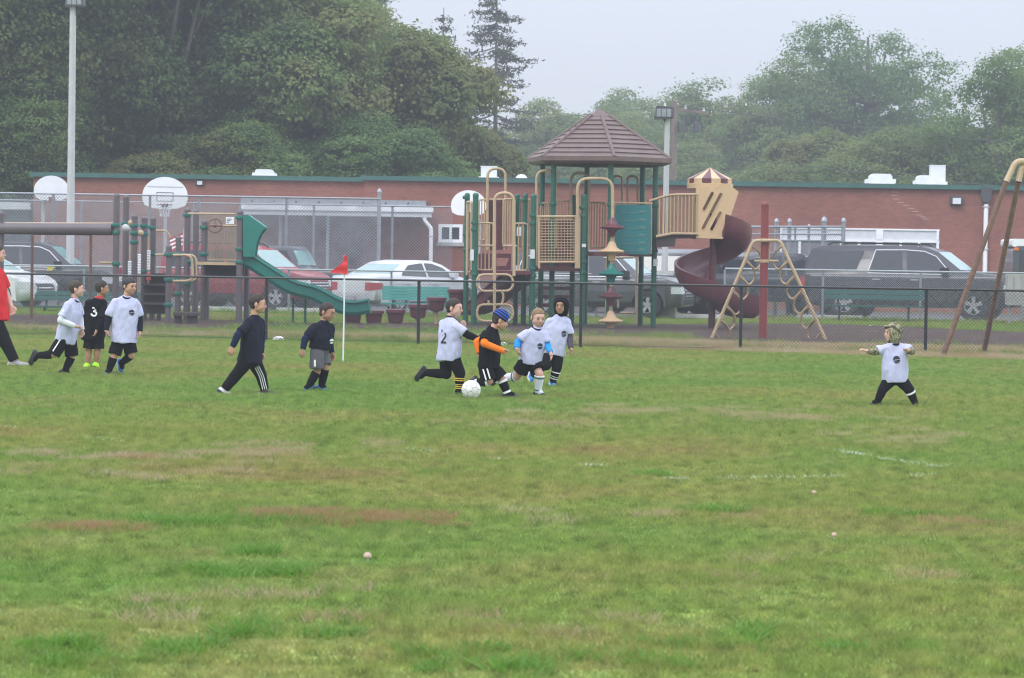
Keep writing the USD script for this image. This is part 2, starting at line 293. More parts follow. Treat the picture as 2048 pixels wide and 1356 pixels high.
scatter('/World/grass', [blades(7000, 0.005, 0.018, 0.055, s, 1.04, .95) for s in (1, 2, 3)], GRASS_BLADE, near_c, 'short mown grass of the near half of the field', 'grass', 0.8, 1.25, 3, flat=True)
scatter('/World/grass_001', [blades(4000, 0.008, 0.018, 0.055, s, 1.04, .95) for s in (4, 5, 6)], GRASS_BLADE, far_c, 'short mown grass from the players back to the parking lot', 'grass', 0.8, 1.3, 4, flat=True)
scatter('/World/grass_002', [blades(160, 0.007, 0.018, 0.05, s, 0.24) for s in (7, 8)], GRASS_BLADE, rim_c, 'short grass at the border of the wood chip bed', 'grass', 0.8, 1.3, 4, flat=True)
# rougher tufts along the mulch edge and the fences
edge = []
for t in np.arange(0, mulch_poly.exterior.length, 0.22):
    p = mulch_poly.exterior.interpolate(t); edge.append((p.x + rng.normal(0, 0.12), p.y + rng.normal(0, 0.15), 0.0))
fa, fb = G(-40, 660), G(2100, 718)
for t in np.arange(0, 1, 0.006):
    q = fa + (fb - fa) * t; edge.append((q[0] + rng.normal(0, .1), q[1] + rng.normal(0, .14), 0.0))
for x in np.arange(-14, 17, 0.13): edge.append((x, 78.2 + rng.normal(0, .35) if x < 4 else 81.2 - abs(rng.normal(0, .35)), 0.0))
scatter('/World/long_grass', [blades(70, 0.012, 0.05, 0.14, s, 0.3, 0.9) for s in (11, 12, 13)], GRASS_BLADE, edge, 'longer unmown grass along the fences and the wood chips', 'grass', 0.6, 1.5, 5)
WEED = leafmat('broad_weed_leaf', [(0.2, (0.11, 0.27, 0.025)), (0.8, (0.19, 0.40, 0.05))], 0.35)
weeds = []
for (px, py, nn, sp) in ((495, 1148, 26, .16), (320, 1048, 9, .12), (575, 1048, 6, .1), (410, 1050, 8, .1), (470, 1110, 6, .08), (14, 922, 5, .1), (1830, 1036, 9, .13), (880, 950, 5, .1), (1050, 1330, 18, .3), (200, 1300, 16, .3), (650, 1260, 10, .3), (1500, 1290, 14, .3), (1320, 952, 6, .15), (610, 684, 8, .2), (1430, 1022, 6, .15), (2012, 710, 16, .22)):
    c = G(px, py); K = KPX(c[1])
    for _ in range(nn): weeds.append((c[0] + rng.normal(0, sp), c[1] + rng.normal(0, sp * .8), 0))
scatter('/World/weeds', [blades(70, 0.011, 0.03, 0.07, s, 0.17, 1.4) for s in (21, 22, 23, 24)], WEED, weeds, 'bright green broad leaved weed clumps in the field', 'weeds', 0.5, 1.2, 6)
DEAD = leafmat('dead_reddish_grass', [(0.2, (0.32, 0.16, 0.065)), (0.6, (0.44, 0.25, 0.105)), (0.95, (0.52, 0.37, 0.18))], 0.3)
STRAWB = leafmat('straw_grass', [(0.2, (0.42, 0.30, 0.14)), (0.6, (0.55, 0.42, 0.22)), (0.95, (0.62, 0.52, 0.32))], 0.3)
def wear(spots, seed):
    r = np.random.default_rng(seed); out = []
    for px, py, wx, wy, dn in spots:
        a = G(px, py); hw = wx / KPX(a[1]); hh = abs(G(px, py - wy)[1] - G(px, py + wy)[1]) / 2; n = int(hw * hh * dn * 10)
        p = np.column_stack([a[0] + r.normal(0, hw * .6, n), a[1] + r.normal(0, hh * .6, n), np.zeros(n)]); out += [tuple(q) for q in p[meshkit.fbm(p * 2.2, 3, seed) > .44]]
    return out
scatter('/World/dead_grass', [blades(290, 0.006, 0.022, 0.055, s, 0.36, 1.2) for s in (31, 32, 33)], DEAD, wear(((690, 1040, 180, 14, 9), (540, 1030, 90, 8, 6), (880, 1036, 120, 10, 5), (150, 1058, 105, 9, 10), (265, 915, 40, 6, 8), (1075, 1018, 30, 5, 6), (870, 930, 60, 6, 3), (1980, 1050, 60, 7, 6)), 41), 'reddish brown dead grass patches in the field', 'dead grass', 0.6, 1.2, 7)
scatter('/World/straw_grass', [blades(170, 0.006, 0.025, 0.06, s, 0.3, 1.2) for s in (34, 35, 36)], STRAWB, wear(((500, 912, 340, 20, 5), (250, 945, 260, 10, 4), (1450, 830, 300, 14, 4), (1700, 1150, 280, 30, 3), (900, 1250, 300, 26, 3.5), (250, 1210, 240, 24, 4), (650, 1180, 240, 20, 3), (1200, 1030, 220, 14, 4), (1850, 880, 160, 14, 3), (1030, 850, 200, 10, 3)), 43), 'straw coloured dry grass bands across the field', 'dry grass', 0.6, 1.2, 8)
dry, r_ = [], np.random.default_rng(51)
for px in np.arange(-40, 2150, 2.2):
    k = max(0, min(1, (px - 900) / 600)); y0, y1 = np.interp(px, [-40, 400, 900, 1200, 1500, 2150], [655, 668, 672, 680, 690, 702]), np.interp(px, [-40, 400, 900, 1200, 1500, 2150], [660, 674, 684, 694, 706, 724])
    for _ in range(int(2 + 5 * k)): g_ = G(px + r_.normal(0, 3), r_.uniform(y0, y1)); dry.append((g_[0], g_[1], .0))
scatter('/World/dry_verge', [blades(80, 0.011, 0.03, 0.10, s, 0.3, 1.1) for s in (37, 38)], STRAWB, dry, 'dry tan verge under the black fence', 'dry grass', 0.5, 1.3, 9)
# worn white field markings: painted blades
CHALK = M('white_line_paint', (0.56, 0.62, 0.52), 0.8, var=0.2)
def chalk(a, b, dens, label, w=0.09, seed=1):
    A, B = G(*a), G(*b); L = np.linalg.norm(B - A); r = np.random.default_rng(seed); d = unit(B - A); s = np.array([-d[1], d[0], 0])
    n = int(L * dens * 2.0); t = r.uniform(0, L, n); t = t[meshkit.fbm(np.column_stack([t * 3.7, t * 0, t * 0]), 3, seed) > 0.43]
    base = A + d * t[:, None] + s * r.normal(0, w * .5, len(t))[:, None]
    m = blades(len(t), 0.009, 0.016, 0.034, seed, 0.0, 1.1); m.vertices = m.vertices + np.repeat(base, 3, 0)
    obj('field_line', m, CHALK, None, False, label, 'field line', kind='structure')
chalk((1010, 921), (1235, 937), 150, 'brightest worn white line left of the field centre', seed=1)
chalk((800, 897), (1010, 921), 60, 'faint white line running left from the brightest one', seed=2)
chalk((1240, 962), (1900, 952), 90, 'broken white line lying straight across on the right', 0.12, seed=3)
chalk((1610, 893), (1900, 940), 75, 'faint slanting white line below the goal side player', seed=4)
chalk((0, 855), (240, 885), 30, 'faint slanting white line at the left edge', seed=5)
chalk((20, 676), (690, 724), 40, 'faint white touch line from the left edge to the corner flag', seed=6)
chalk((690, 724), (1000, 740), 24, 'faint white line running right from the corner flag', seed=7)
# litter and mushrooms
MUSH = M('pinkish_mushroom', (0.50, 0.36, 0.28), 0.8)
for (px, py, r_, lab) in ((735, 1117, .021, 'pinkish round mushroom in the grass, the largest of them'), (1628, 987, .016, 'tiny pale mushroom right of the field middle'), (1668, 1073, .015, 'tiny pale mushroom, lowest on the right side')):
    c = G(px, py + 6); t = thing('mushroom', lab, 'mushroom', c)
    obj('cap', MB().lathe([(0, .022 + r_ * 1.2), (r_ * .6, .022 + r_ * 1.0), (r_, .022 + r_ * .4), (r_ * .92, .018), (0, .016)], sides=14), MUSH, t, True); obj('stem', MB().lathe([(0.006, .018), (.007, 0), (0, 0)], sides=8), OFFWHITE, t)
def crumple(c, s, seed):
    m = trimesh.creation.icosphere(3); v = m.vertices; v = v * (0.55 + 0.9 * meshkit.fbm(v * 2.5 + seed, 3, seed))[:, None]
    m.vertices = v * np.asarray(s) + np.asarray(c) + [0, 0, s[2] * .6]; return m
obj('plastic_litter', crumple(G(557, 682), (.10, .07, .05), 3), WHITE_PAINT, None, 25, 'crumpled white plastic litter on the grass behind the navy shirt boys', 'litter')
obj('paper_litter', crumple(G(1008, 692), (.07, .04, .04), 9), OFFWHITE, None, 25, 'pale scrap of litter behind the boy in the knitted hat', 'litter')
obj('red_litter', crumple(G(1437, 699), (.17, .1, .045), 5), M('red_plastic_film', (.42, .05, .05), .5), None, 25, 'red crumpled litter in the grass below the rung arch', 'litter')
obj('white_litter', crumple(G(1740, 656), (.06, .04, .04), 6), WHITE_PAINT, None, 25, 'small white scrap at the mulch edge before the dark green bench', 'litter')
tw = G(1846, 812); obj('twig', MB().tube([tw + [0, 0, .01], tw + [.03, 0, .04], tw + [.06, .01, .09], tw + [.08, .01, .11]], [.004, .004, .003, .002], 5), DARK_METAL, None, True, 'thin dark bent twig beside the camouflage hood player', 'twig')
STRAW = M('dry_straw_dirt', (.40, .31, .20), .9, var=.25, scale=5, bump=.5)
sp_ = Polygon([tuple(G(*p)[:2]) for p in ((1975, 704), (2200, 704), (2200, 712), (2100, 713), (1990, 710))]); obj('straw_patch', sheet(sp_, 0.03, 1.0), STRAW, None, False, 'pale dry straw strip beneath the tall swing frame', 'straw', kind='structure')

# ---------------------------------------------------------------- trees
LEAF_A = leafmat('leaf_dark_maple', [(0.15, (0.075, 0.155, 0.042)), (0.5, (0.125, 0.235, 0.062)), (0.8, (0.19, 0.29, 0.082)), (1.0, (0.28, 0.29, 0.09))], .45, .7, 1.3, .45)
LEAF_B = leafmat('leaf_autumn', [(0.15, (0.10, 0.165, 0.043)), (0.5, (0.165, 0.225, 0.06)), (0.8, (0.245, 0.235, 0.072)), (1.0, (0.28, 0.20, 0.07))], .45, .7, 1.3, .45)
LEAF_C = leafmat('leaf_light', [(0.15, (0.075, 0.155, 0.038)), (0.5, (0.135, 0.225, 0.055)), (0.9, (0.22, 0.27, 0.08))], .45, .7, 1.3, .35)
NEEDLE = leafmat('conifer_needle', [(0.2, (0.035, 0.055, 0.034)), (0.8, (0.065, 0.085, 0.045))], .15)
BARK = M('grey_brown_bark', (0.10, 0.085, 0.07), 0.9, var=0.3, bump=0.6, bscale=14)
def leaf_quads(P, N, size, r, asp=0.65):
    n = len(P); N = N / np.linalg.norm(N, axis=1, keepdims=True); a = np.cross(N, r.normal(size=(n, 3))); a /= np.linalg.norm(a, axis=1, keepdims=True); b = np.cross(N, a)
    s = size * r.uniform(0.6, 1.35, n)[:, None]; mid = P + N * s * 0.12
    v = np.stack([P - a * s * .5, mid - b * s * asp * .5, P + a * s * .5, mid + b * s * asp * .5], 1).reshape(-1, 3)
    i = np.arange(n)[:, None] * 4; return v, np.vstack([i + [0, 1, 2], i + [0, 2, 3]])
def crown(seed, H, R, base, lobes=26, clumps=46, leaves=16, size=0.19, gap=0.0, top=0.5):
    """leaf clumps on the outside of many lobes; H crown top, base crown bottom, R half width"""
    r = np.random.default_rng(seed); out_v, out_n, cen = [], [], []
    zc, hz = (H + base) / 2, (H - base) / 2
    for k in range(lobes):
        d = unit(r.normal(size=3)); d[2] = d[2] * .9 + .12; q = r.uniform(.45, .86)
        c = np.array([d[0] * R * q, d[1] * R * q, zc + d[2] * hz * q]); taper = 1 - top * max(0, (c[2] - zc) / hz) ** 2; c[:2] *= taper
        lr = R * r.uniform(.2, .38); cen.append((c, lr))
        dd = r.normal(size=(clumps, 3)); dd[:, 2] += .45; dd /= np.linalg.norm(dd, axis=1, keepdims=True)
        cc = c + dd * lr * r.uniform(.7, 1.08, (clumps, 1)) * [1, 1, .8]
        keep = r.uniform(size=clumps) > gap; cc, dd = cc[keep], dd[keep]
        cr = r.uniform(.2, .5, (len(cc), 1, 1)) * (R / 5) ** .5
        off = r.normal(size=(len(cc), leaves, 3)) * cr * [.8, .8, .42]
        pn = dd[:, None] * .9 + r.normal(size=(len(cc), leaves, 3)) * .5 + [0, 0, .55]
        out_v.append((cc[:, None] + off).reshape(-1, 3)); out_n.append(pn.reshape(-1, 3))
    P, N = np.vstack(out_v), np.vstack(out_n); ok = P[:, 2] > base - 1.2
    return leaf_quads(P[ok], N[ok], size, r), cen
def limbs(cen, H, base, tr, seed, frac=.8):
    r = np.random.default_rng(seed); m = MB(); ht = base + (H - base) * .55
    m.tube([[0, 0, -.1], [.05, 0, base * .5], [-.06, .08, base], [.05, .02, ht], [0, .05, H * .9]], [tr * 1.25, tr, tr * .85, tr * .5, .05], 9)
    for c, lr in cen:
        if r.uniform() > frac: continue
        z0 = r.uniform(base * .75, max(base, min(c[2] - .5, ht))); a = np.array([0, 0, z0]); mid = a * .45 + c * .55 + [0, 0, -.3]
        m.tube([a, mid, c], [tr * .42, tr * .26, .04], 5)
    return m
def tree_proto(name, label, leafm, seed, H, R, base, loc, cat='tree', scale=1.0, **kw):
    (v, f), cen = crown(seed, H, R, base, **kw); t = thing(name, label, cat, loc, 0)
    if scale != 1.0: UsdGeom.Xformable(t).AddScaleOp().Set(Gf.Vec3f(scale, scale, scale))
    obj('crown', trimesh.Trimesh(v, f, process=False), leafm, t, False); obj('trunk', limbs(cen, H, base, .045 * R + .12, seed), BARK, t, True); return t
def gx(px, y): return (W(px, 520, y)[0], y, 0.0)
big = [tree_proto('maple_tree', 'tall dark maple whose low green crown hangs behind the two backboards', LEAF_A, 5, 17.5, 6.2, 3.0, gx(300, 114), lobes=52, clumps=66, leaves=38),
       tree_proto('maple_tree', 'broad green maple standing above the white sedan roof', LEAF_A, 8, 13.6, 5.6, 2.5, gx(530, 117), lobes=46, clumps=66, leaves=38),
       tree_proto('autumn_tree', 'yellowing maple at the right end of the tall left wood', LEAF_B, 12, 11.2, 3.9, 2.2, gx(800, 120), lobes=38, clumps=58, leaves=38)]
round_ = [tree_proto('round_tree', 'tall rounded tree with sky gaps topping the right skyline', LEAF_A, 21, 12.6, 4.4, 3.5, gx(1728, 200), lobes=34, clumps=42, leaves=34, size=.145, gap=.2, top=.3, scale=1.47),
          tree_proto('light_tree', 'light green leafy tree at the far right edge', LEAF_C, 25, 9.6, 4.2, 2.0, gx(1990, 150), lobes=30, clumps=42, leaves=34, size=.145, gap=.2, scale=1.22),
          tree_proto('far_tree', 'grey green tree rising behind the pavilion roof', LEAF_C, 29, 10.5, 4.0, 1.5, gx(1190, 235), lobes=26, clumps=38, leaves=34, size=.145, gap=.1, scale=1.4)]
for (pr, px, y, s, lab) in (
    (big[0], -25, 109, (.6, .6, .55), 'low dark tree at the left picture edge behind the low wing'), (big[1], 20, 113, (.9, .9, .8), 'dark bushy tree at the left edge beside the lamp pole'),
    (big[0], 55, 111, (1.0, 1, 1.08), 'tall dark maple at the far left behind the lamp pole'), (big[0], -70, 118, (1.1, 1, 1.1), 'dark tree cut by the left edge of the picture'), (big[1], 180, 122, (1.05, 1, 1.35), 'tall dark maple between the left lamp pole and the second backboard'),
    (big[0], 420, 125, (1, 1, 1.0), 'tall maple behind the left wood, above the roof edge light'), (big[1], 480, 112, (.62, .62, .5), 'small low green tree just behind the school roof, left part'), (big[1], 650, 122, (.6, .6, 1.0), 'green maple left of the first thin conifer'), (big[1], 740, 113, (.62, .62, .5), 'small leafy green tree at the roof edge above the covered walk'),
    (big[2], 300, 109, (.62, .62, .48), 'brownish bushy tree low behind the second backboard'), (big[2], 925, 124, (.66, .66, .66), 'low yellow green tree behind the tall square roof vent'), (big[1], 390, 133, (1.2, 1.1, 1.32), 'tallest green maple deep in the left wood'),
    (round_[2], 1045, 230, 1.32, 'hazy tree just right of the big spruce'), (round_[2], 1110, 215, 1.28, 'yellow green tree left behind the pavilion roof'), (round_[2], 1300, 225, 1.35, 'hazy tree behind the utility pole'), (round_[1], 1385, 205, (1.45, 1.45, 1.4), 'hazy green tree right of the utility pole'), (round_[2], 1255, 250, 1.56, 'far hazy tree peeking above the others near the utility pole'),
    (big[2], 1480, 200, (1.3, 1.3, 1.12), 'brownish green tree above the striped turret'), (round_[2], 1440, 235, (1.5, 1.5, 1.42), 'hazy tree behind the striped turret'), (round_[1], 1560, 195, (1.3, 1.3, 1.5), 'green tree left of the tallest right hand tree'), (big[2], 1640, 160, (.9, .9, .8), 'low brown green tree behind the first white roof vent on the right'),
    (round_[0], 1590, 210, (1.1, 1.1, 1.22), 'narrow tree on the left shoulder of the tallest right hand tree'), (round_[1], 1800, 150, (1.1, 1.1, .85), 'low light green tree behind the white roof vents'), (round_[2], 1868, 200, (1.2, 1.2, 1.15), 'hazy dark tree between the two tallest right hand trees'), (big[2], 1900, 160, (.95, .95, .82), 'autumn tinted tree left of the far right edge tree'),
    (round_[0], 2085, 160, (1.1, 1.1, 1.08), 'tree cut by the right edge of the picture'), (round_[1], 1700, 150, (.95, .95, .72), 'small light green tree behind the brick wall, right of the red post'), (round_[1], 1555, 150, (.95, .95, .66), 'small green tree behind the brick wall above the red post'), (round_[1], 1200, 190, (1.5, 1.5, 1.1), 'low light green tree straight behind the pavilion'), (round_[2], 1345, 180, (1.35, 1.35, .85), 'low green tree at the foot of the utility pole')):
    copyof(pr, gx(px, y), random.Random(px).uniform(0, 6.28), s, lab)
def conifer(name, label, seed, H, R, loc, droop, dens):
    r = np.random.default_rng(seed); br = MB(); br.tube([[0, 0, 0], [.05, 0, H * .5], [0, 0, H]], [.22, .13, .02], 7); P, N = [], []
    z = H * .18
    while z < H * .985:
        u = 1 - z / H; L0 = R * (u ** .75) * 1.15 + .15
        for k in range(int(r.integers(3, 6))):
            a = r.uniform(0, 6.28); L = L0 * r.uniform(.55, 1.1); d = np.array([math.cos(a), math.sin(a), 0]); n = max(3, int(L * 3))
            pts = [np.array([0, 0, z]) + d * L * t + [0, 0, -droop * L * t + droop * .75 * L * t * t] for t in np.linspace(0, 1, n)]
            br.tube(pts, np.linspace(.045, .012, n), 4)
            for t in np.linspace(.25, 1, int(L * dens) + 2):
                q = np.array([0, 0, z]) + d * L * t + [0, 0, -droop * L * t + droop * .75 * L * t * t]
                m = 5; P.append(q + r.normal(size=(m, 3)) * [.2, .2, .1] - [0, 0, .07]); N.append(r.normal(size=(m, 3)) + [0, 0, .6])
        z += r.uniform(.34, .62)
    v, f = leaf_quads(np.vstack(P), np.vstack(N), .3, r, .3); t = thing(name, label, 'tree', loc)
    obj('crown', trimesh.Trimesh(v, f, process=False), NEEDLE, t, False); obj('trunk', br, BARK, t, True); return t
conifer('spruce_tree', 'tall ragged spruce against the sky, the biggest conifer', 3, 19.4, 5.0, gx(985, 180), .45, 5)
c2 = conifer('pine_tree', 'thin conifer tip left of the biggest spruce', 6, 16.2, 2.5, gx(880, 176), .3, 5)
copyof(c2, gx(757, 160), 1.3, (1, 1, .98), 'thin conifer tip rising from the wood, leftmost of the conifers')
copyof(c2, gx(925, 180), 2.1, (1.5, 1.5, .86), 'hazy dark conifer close left of the biggest spruce')

# ---------------------------------------------------------------- the misty air
hz = MB(); hz.bx(-260, 260, -14, 330, -1.0, 30.0)
HAZE = usdkit.material(stage, '/World/Looks/mist', {'v': ('principled_volume', {'color': (0.90, 0.94, 1.0), 'density': 0.0007, 'anisotropy': 0.3})}, [], volume='v.volume')
obj('haze', hz, HAZE, None, False, 'thin grey morning mist over the field', 'haze', kind='stuff')
# ---------------------------------------------------------------- the school
BRICK = usdkit.material(stage, '/World/Looks/red_brick', {
    'g': ('geometry', {}), 'sx': ('separate_xyz', {}), 'cb': ('combine_xyz', {}), 'ad': ('math', {'math_type': 'add'}),
    'bt': ('brick_texture', {'color1': (0.30, 0.122, 0.09), 'color2': (0.25, 0.102, 0.077), 'mortar': (0.27, 0.15, 0.125), 'scale': 1.0, 'mortar_size': 0.006, 'brick_width': 0.21, 'row_height': 0.073, 'mortar_smooth': 0.2}),
    'nz': ('noise_texture', {'scale': 0.5, 'detail': 4.0}), 'rp': ('rgb_ramp', {'ramp': [(0.3, (0.84, 0.82, 0.82)), (0.7, (1.12, 1.1, 1.08))]}), 'ml': ('mix_color', {'blend_type': 'multiply', 'fac': 1.0, 'use_clamp_result': False}),
    'b': ('bump', {'strength': 0.5, 'distance': 0.01, 'invert': True}), 'p': ('principled_bsdf', {'roughness': 0.85, 'specular_ior_level': 0.25})},
    [('g.position', 'sx.vector'), ('sx.x', 'ad.value1'), ('sx.y', 'ad.value2'), ('ad.value', 'cb.x'), ('sx.z', 'cb.y'), ('cb.vector', 'bt.vector'), ('g.position', 'nz.vector'), ('nz.fac', 'rp.fac'),
     ('bt.color', 'ml.a'), ('rp.color', 'ml.b'), ('ml.result', 'p.base_color'), ('bt.fac', 'b.height'), ('b.normal', 'p.normal')], surface='p.BSDF')
FASCIA = M('green_metal_fascia', (0.035, 0.11, 0.092), 0.5, var=0.15)
ROOFING = M('pale_roof_membrane', (0.45, 0.46, 0.47), 0.8)
DARK_GLASS = M('dark_window_glass', (0.045, 0.05, 0.06), 0.12, var=0.3, scale=1.0, spec=0.7)
SHADE = M('drawn_grey_blind', (0.17, 0.16, 0.16), 0.25, var=0.2, spec=0.6)
YL, YR, XJ = 100.0, 98.0, W(727, 450, 98.0)[0]         # the two wall planes and the corner between them
xl, xr = W(66, 450, YL)[0], 26.0
ZT = 1.5 + 163 / KPX(98.5)
school = thing('school_building', 'long single storey red brick school with green roof edge', 'building', (0, 0, 0))
def q(px, py, y): return W(px, py, y)
def zz(px, py, y): return W(px, py, y)[2]
wl = sbox(xl, -.2, XJ, ZT - .15)
def boxm(x0, x1, y0, y1, z0, z1): return MB().bx(min(x0, x1), max(x0, x1), y0, y1, min(z0, z1), max(z0, z1))
def opening(px0, py0, px1, py1, y):
    a, b = W(px0, py0, y), W(px1, py1, y); return a[0], b[0], b[2], a[2]         # x0 x1 z0 z1
win = opening(877, 448, 925, 487, YR); band = opening(1560, 454, 1878, 520, YR)
wr = Polygon([(XJ, -.2), (xr, -.2), (xr, ZT - .15), (XJ, ZT - .15)], [[(win[0], win[2]), (win[1], win[2]), (win[1], win[3]), (win[0], win[3])], [(band[0], band[2]), (band[1], band[2]), (band[1], band[3]), (band[0], band[3])]])
dz0, dz1 = W(792, 466, YL)[2], 0
obj('wall', extr(wl, .35, (0, YL + .35, 0)), BRICK, school, False, 'left stretch of brick wall with the covered walk')
obj('wall', extr(wr, .35, (0, YR + .35, 0)), BRICK, school, False, 'right stretch of brick wall with the window band')
obj('wall', boxm(XJ, XJ + .3, YR + .36, YL + .35, -.2, ZT - .15), BRICK, school, False); obj('wall', boxm(xl, xl + .35, YL + .36, YL + 22, -.2, ZT - .15), BRICK, school, False)
fa_ = MB(); fa_.bx(xl - .12, XJ - .001, YL - .14, YL + .5, ZT - .15, ZT); fa_.bx(XJ - .12, xr, YR - .14, YR + .5, ZT - .15, ZT); fa_.bx(xl - .12, xl + .5, YL + .501, YL + 22, ZT - .15, ZT)
obj('fascia', fa_, FASCIA, school, False); obj('roof', boxm(xl + .5, xr, YL + .51, YL + 22, ZT - .4, ZT - .03), ROOFING, school, False); obj('roof', boxm(XJ + .001, xr, YR + .51, YL + .509, ZT - .4, ZT - .03), ROOFING, school, False)
# small two pane window
x0, x1, z0, z1 = win; fr = MB()
for b in ((x0, x0 + .11, z0, z1), (x1 - .11, x1, z0, z1), (x0 + .11, x1 - .11, z1 - .1, z1), (x0 + .11, x1 - .11, z0, z0 + .13), ((x0 + x1) / 2 - .04, (x0 + x1) / 2 + .04, z0 + .13, z1 - .1)): fr.bx(b[0], b[1], YR - .02, YR + .1, b[2], b[3])
wn = obj('window', fr, WHITE_PAINT, school, False); xm = (x0 + x1) / 2
for a, b in ((x0 + .11, xm - .04), (xm + .04, x1 - .11)): obj('pane', boxm(a, b, YR + .05, YR + .07, z0 + .13, z1 - .1), DARK_GLASS, wn, False)
obj('sill', boxm(x0 - .05, x1 + .05, YR - .07, YR - .022, z0 - .09, z0 + .03), CONCRETE, wn, False)
# window band: white panels above, blinds behind glass below
x0, x1, z0, z1 = band; zs = zz(1780, 482, YR); fr = MB(); fr.bx(x0, x1, YR - .03, YR + .08, z1 - .05, z1); fr.bx(x0, x1, YR - .02, YR + .09, zs - .04, zs + .04); fr.bx(x0, x1, YR - .02, YR + .09, z0, z0 + .07)
px_m = [(1560, 1564), (1597, 1602), (1643, 1647), (1680, 1685), (1716, 1721), (1752, 1766), (1799, 1804), (1836, 1841), (1873, 1878)]
mm = [(W(a, 470, YR)[0], W(b, 470, YR)[0]) for a, b in px_m]
for a, b in mm: fr.bx(a, b, YR - .035, YR + .085, z0 + .071, zs - .041)
for k in (0, 2, 5, 8): fr.bx(mm[k][0], mm[k][1], YR - .035, YR + .085, zs + .041, z1 - .051)
wb = obj('window_band', fr, WHITE_PAINT, school, False)
for (a, b), (c, d) in zip(mm[:-1], mm[1:]): obj('pane', boxm(b, c, YR + .03, YR + .05, z0 + .071, zs - .041), SHADE, wb, False)
for i, j in ((0, 2), (2, 5), (5, 8)): obj('white_panel', boxm(mm[i][1], mm[j][0], YR + .01, YR + .05, zs + .041, z1 - .051), OFFWHITE, wb, False)
# covered walk along the left wall
YC = 96.6; ca, cb_ = W(481, 405, YC), W(866, 428, YC); zg1, zg0, zt = zz(700, 411, YC), zz(700, 432, YC), zz(700, 399, YC)
obj('canopy', boxm(ca[0], cb_[0] - .25, YC + .1, YL - .001, zg1 + .001, zt), GALV, school, False)
for k in range(9): obj('bolt', MB().sphere((ca[0] + .35 + k * .72, YC + .1, (zg1 + zt) / 2), .035, 1), DARK_METAL, school)
obj('gutter', boxm(ca[0], cb_[0], YC - .08, YC + .4, zg0 + .16, zg1), WHITE_PAINT, school, False); obj('gutter_lip', boxm(ca[0] + .03, cb_[0] - .05, YC - .02, YC + .38, zg0, zg0 + .159), OFFWHITE, school, False)
obj('canopy_soffit', boxm(ca[0] + .05, cb_[0] - .1, YC + .402, YL - .002, zg0 + .05, zg0 + .12), OFFWHITE, school, False)
for px in (560, 655):
    c = W(px, 500, YC + .6); obj('canopy_post', MB().tube([[c[0], YC + .6, 0], [c[0], YC + .6, zg0 + .05]], .05, 10), GREY_POLE, school, True)
def dspout(px, y, ztop, bend=0.0):
    x = W(px, 480, y)[0]; return MB().tube(fillet([[x - bend, y, ztop], [x - bend, y, ztop - .12], [x, y, ztop - .38], [x, y, .02]], .1), .062, 8)
obj('downspout', dspout(862, YC - .02, zg0 + .03, .22), WHITE_PAINT, school, True)
for k in (1.1, 2.2): c = W(862, 480, YC); obj('pipe_clip', boxm(c[0] - .085, c[0] + .085, YC - .085, YC + .05, k, k + .04), GREY_POLE, school, False)
xd = W(1970, 480, YR)[0]; obj('downspout', MB().tube([[xd, YR - .09, zz(1970, 408, YR)], [xd, YR - .09, 0.02]], .075, 10), WHITE_PAINT, school, True)
hb = opening(1961, 375, 1981, 405, YR); obj('rain_head', extr(Polygon([(hb[0], hb[3]), (hb[1], hb[3]), (hb[1], hb[2] + .18), (hb[1] - .06, hb[2]), (hb[0] + .06, hb[2]), (hb[0], hb[2] + .18)]), .2, (0, YR - .002, 0)), DARK_METAL, school, False)
for py in (415, 500): c = zz(1970, py, YR); obj('pipe_clip', boxm(xd - .1, xd + .1, YR - .17, YR - .001, c, c + .04), GREY_POLE, school, False)
for a, b in ((764, 783), (790, 819)):
    o = opening(a, 464, b, 470, YL); d = MB(); d.bx(o[0], o[1], YL - .05, YL - .002, 0, o[3]); dp = obj('door', d, OFFWHITE, school, False); obj('pane', boxm(o[0] + .08, o[1] - .08, YL - .07, YL - .051, .25, o[3] - .1), DARK_GLASS, dp, False)
def wallpack(px, py, y, s, label=None):
    c = W(px, py, y); h = extr(rounded(Polygon([(0, .5 * s), (.42 * s, .38 * s), (.36 * s, -.2 * s), (0, -.3 * s)]), .02), .95 * s, (c[0] + .47 * s, y - .003, c[2]), (0, -1, 0), (0, 0, 1))
    m = obj('wall_light', h, DARK_METAL, school, 30, label); obj('lens', boxm(c[0] - .32 * s, c[0] + .32 * s, y - .44 * s, y - .38 * s, c[2] - .16 * s, c[2] + .3 * s), OFFWHITE, m, False)
wallpack(1912, 404, YR, .42); wallpack(400, 367, YL, .26)
pts_ = [(1806, 372), (1797, 377), (1790, 384), (1788, 391), (1792, 398), (1801, 405), (1812, 411), (1822, 417), (1831, 423), (1838, 430), (1846, 434), (1852, 438)]
for px, py in pts_: c = W(px, py, YR); obj('repointed_joint', MB().bx(c[0] - .10, c[0] + .10, YR - .004, YR - .0005, c[2] - .012, c[2] + .014), M('pale_mortar', (.40, .27, .24), .9) if not stage.GetPrimAtPath('/World/Looks/pale_mortar') else '/World/Looks/pale_mortar', school, False)
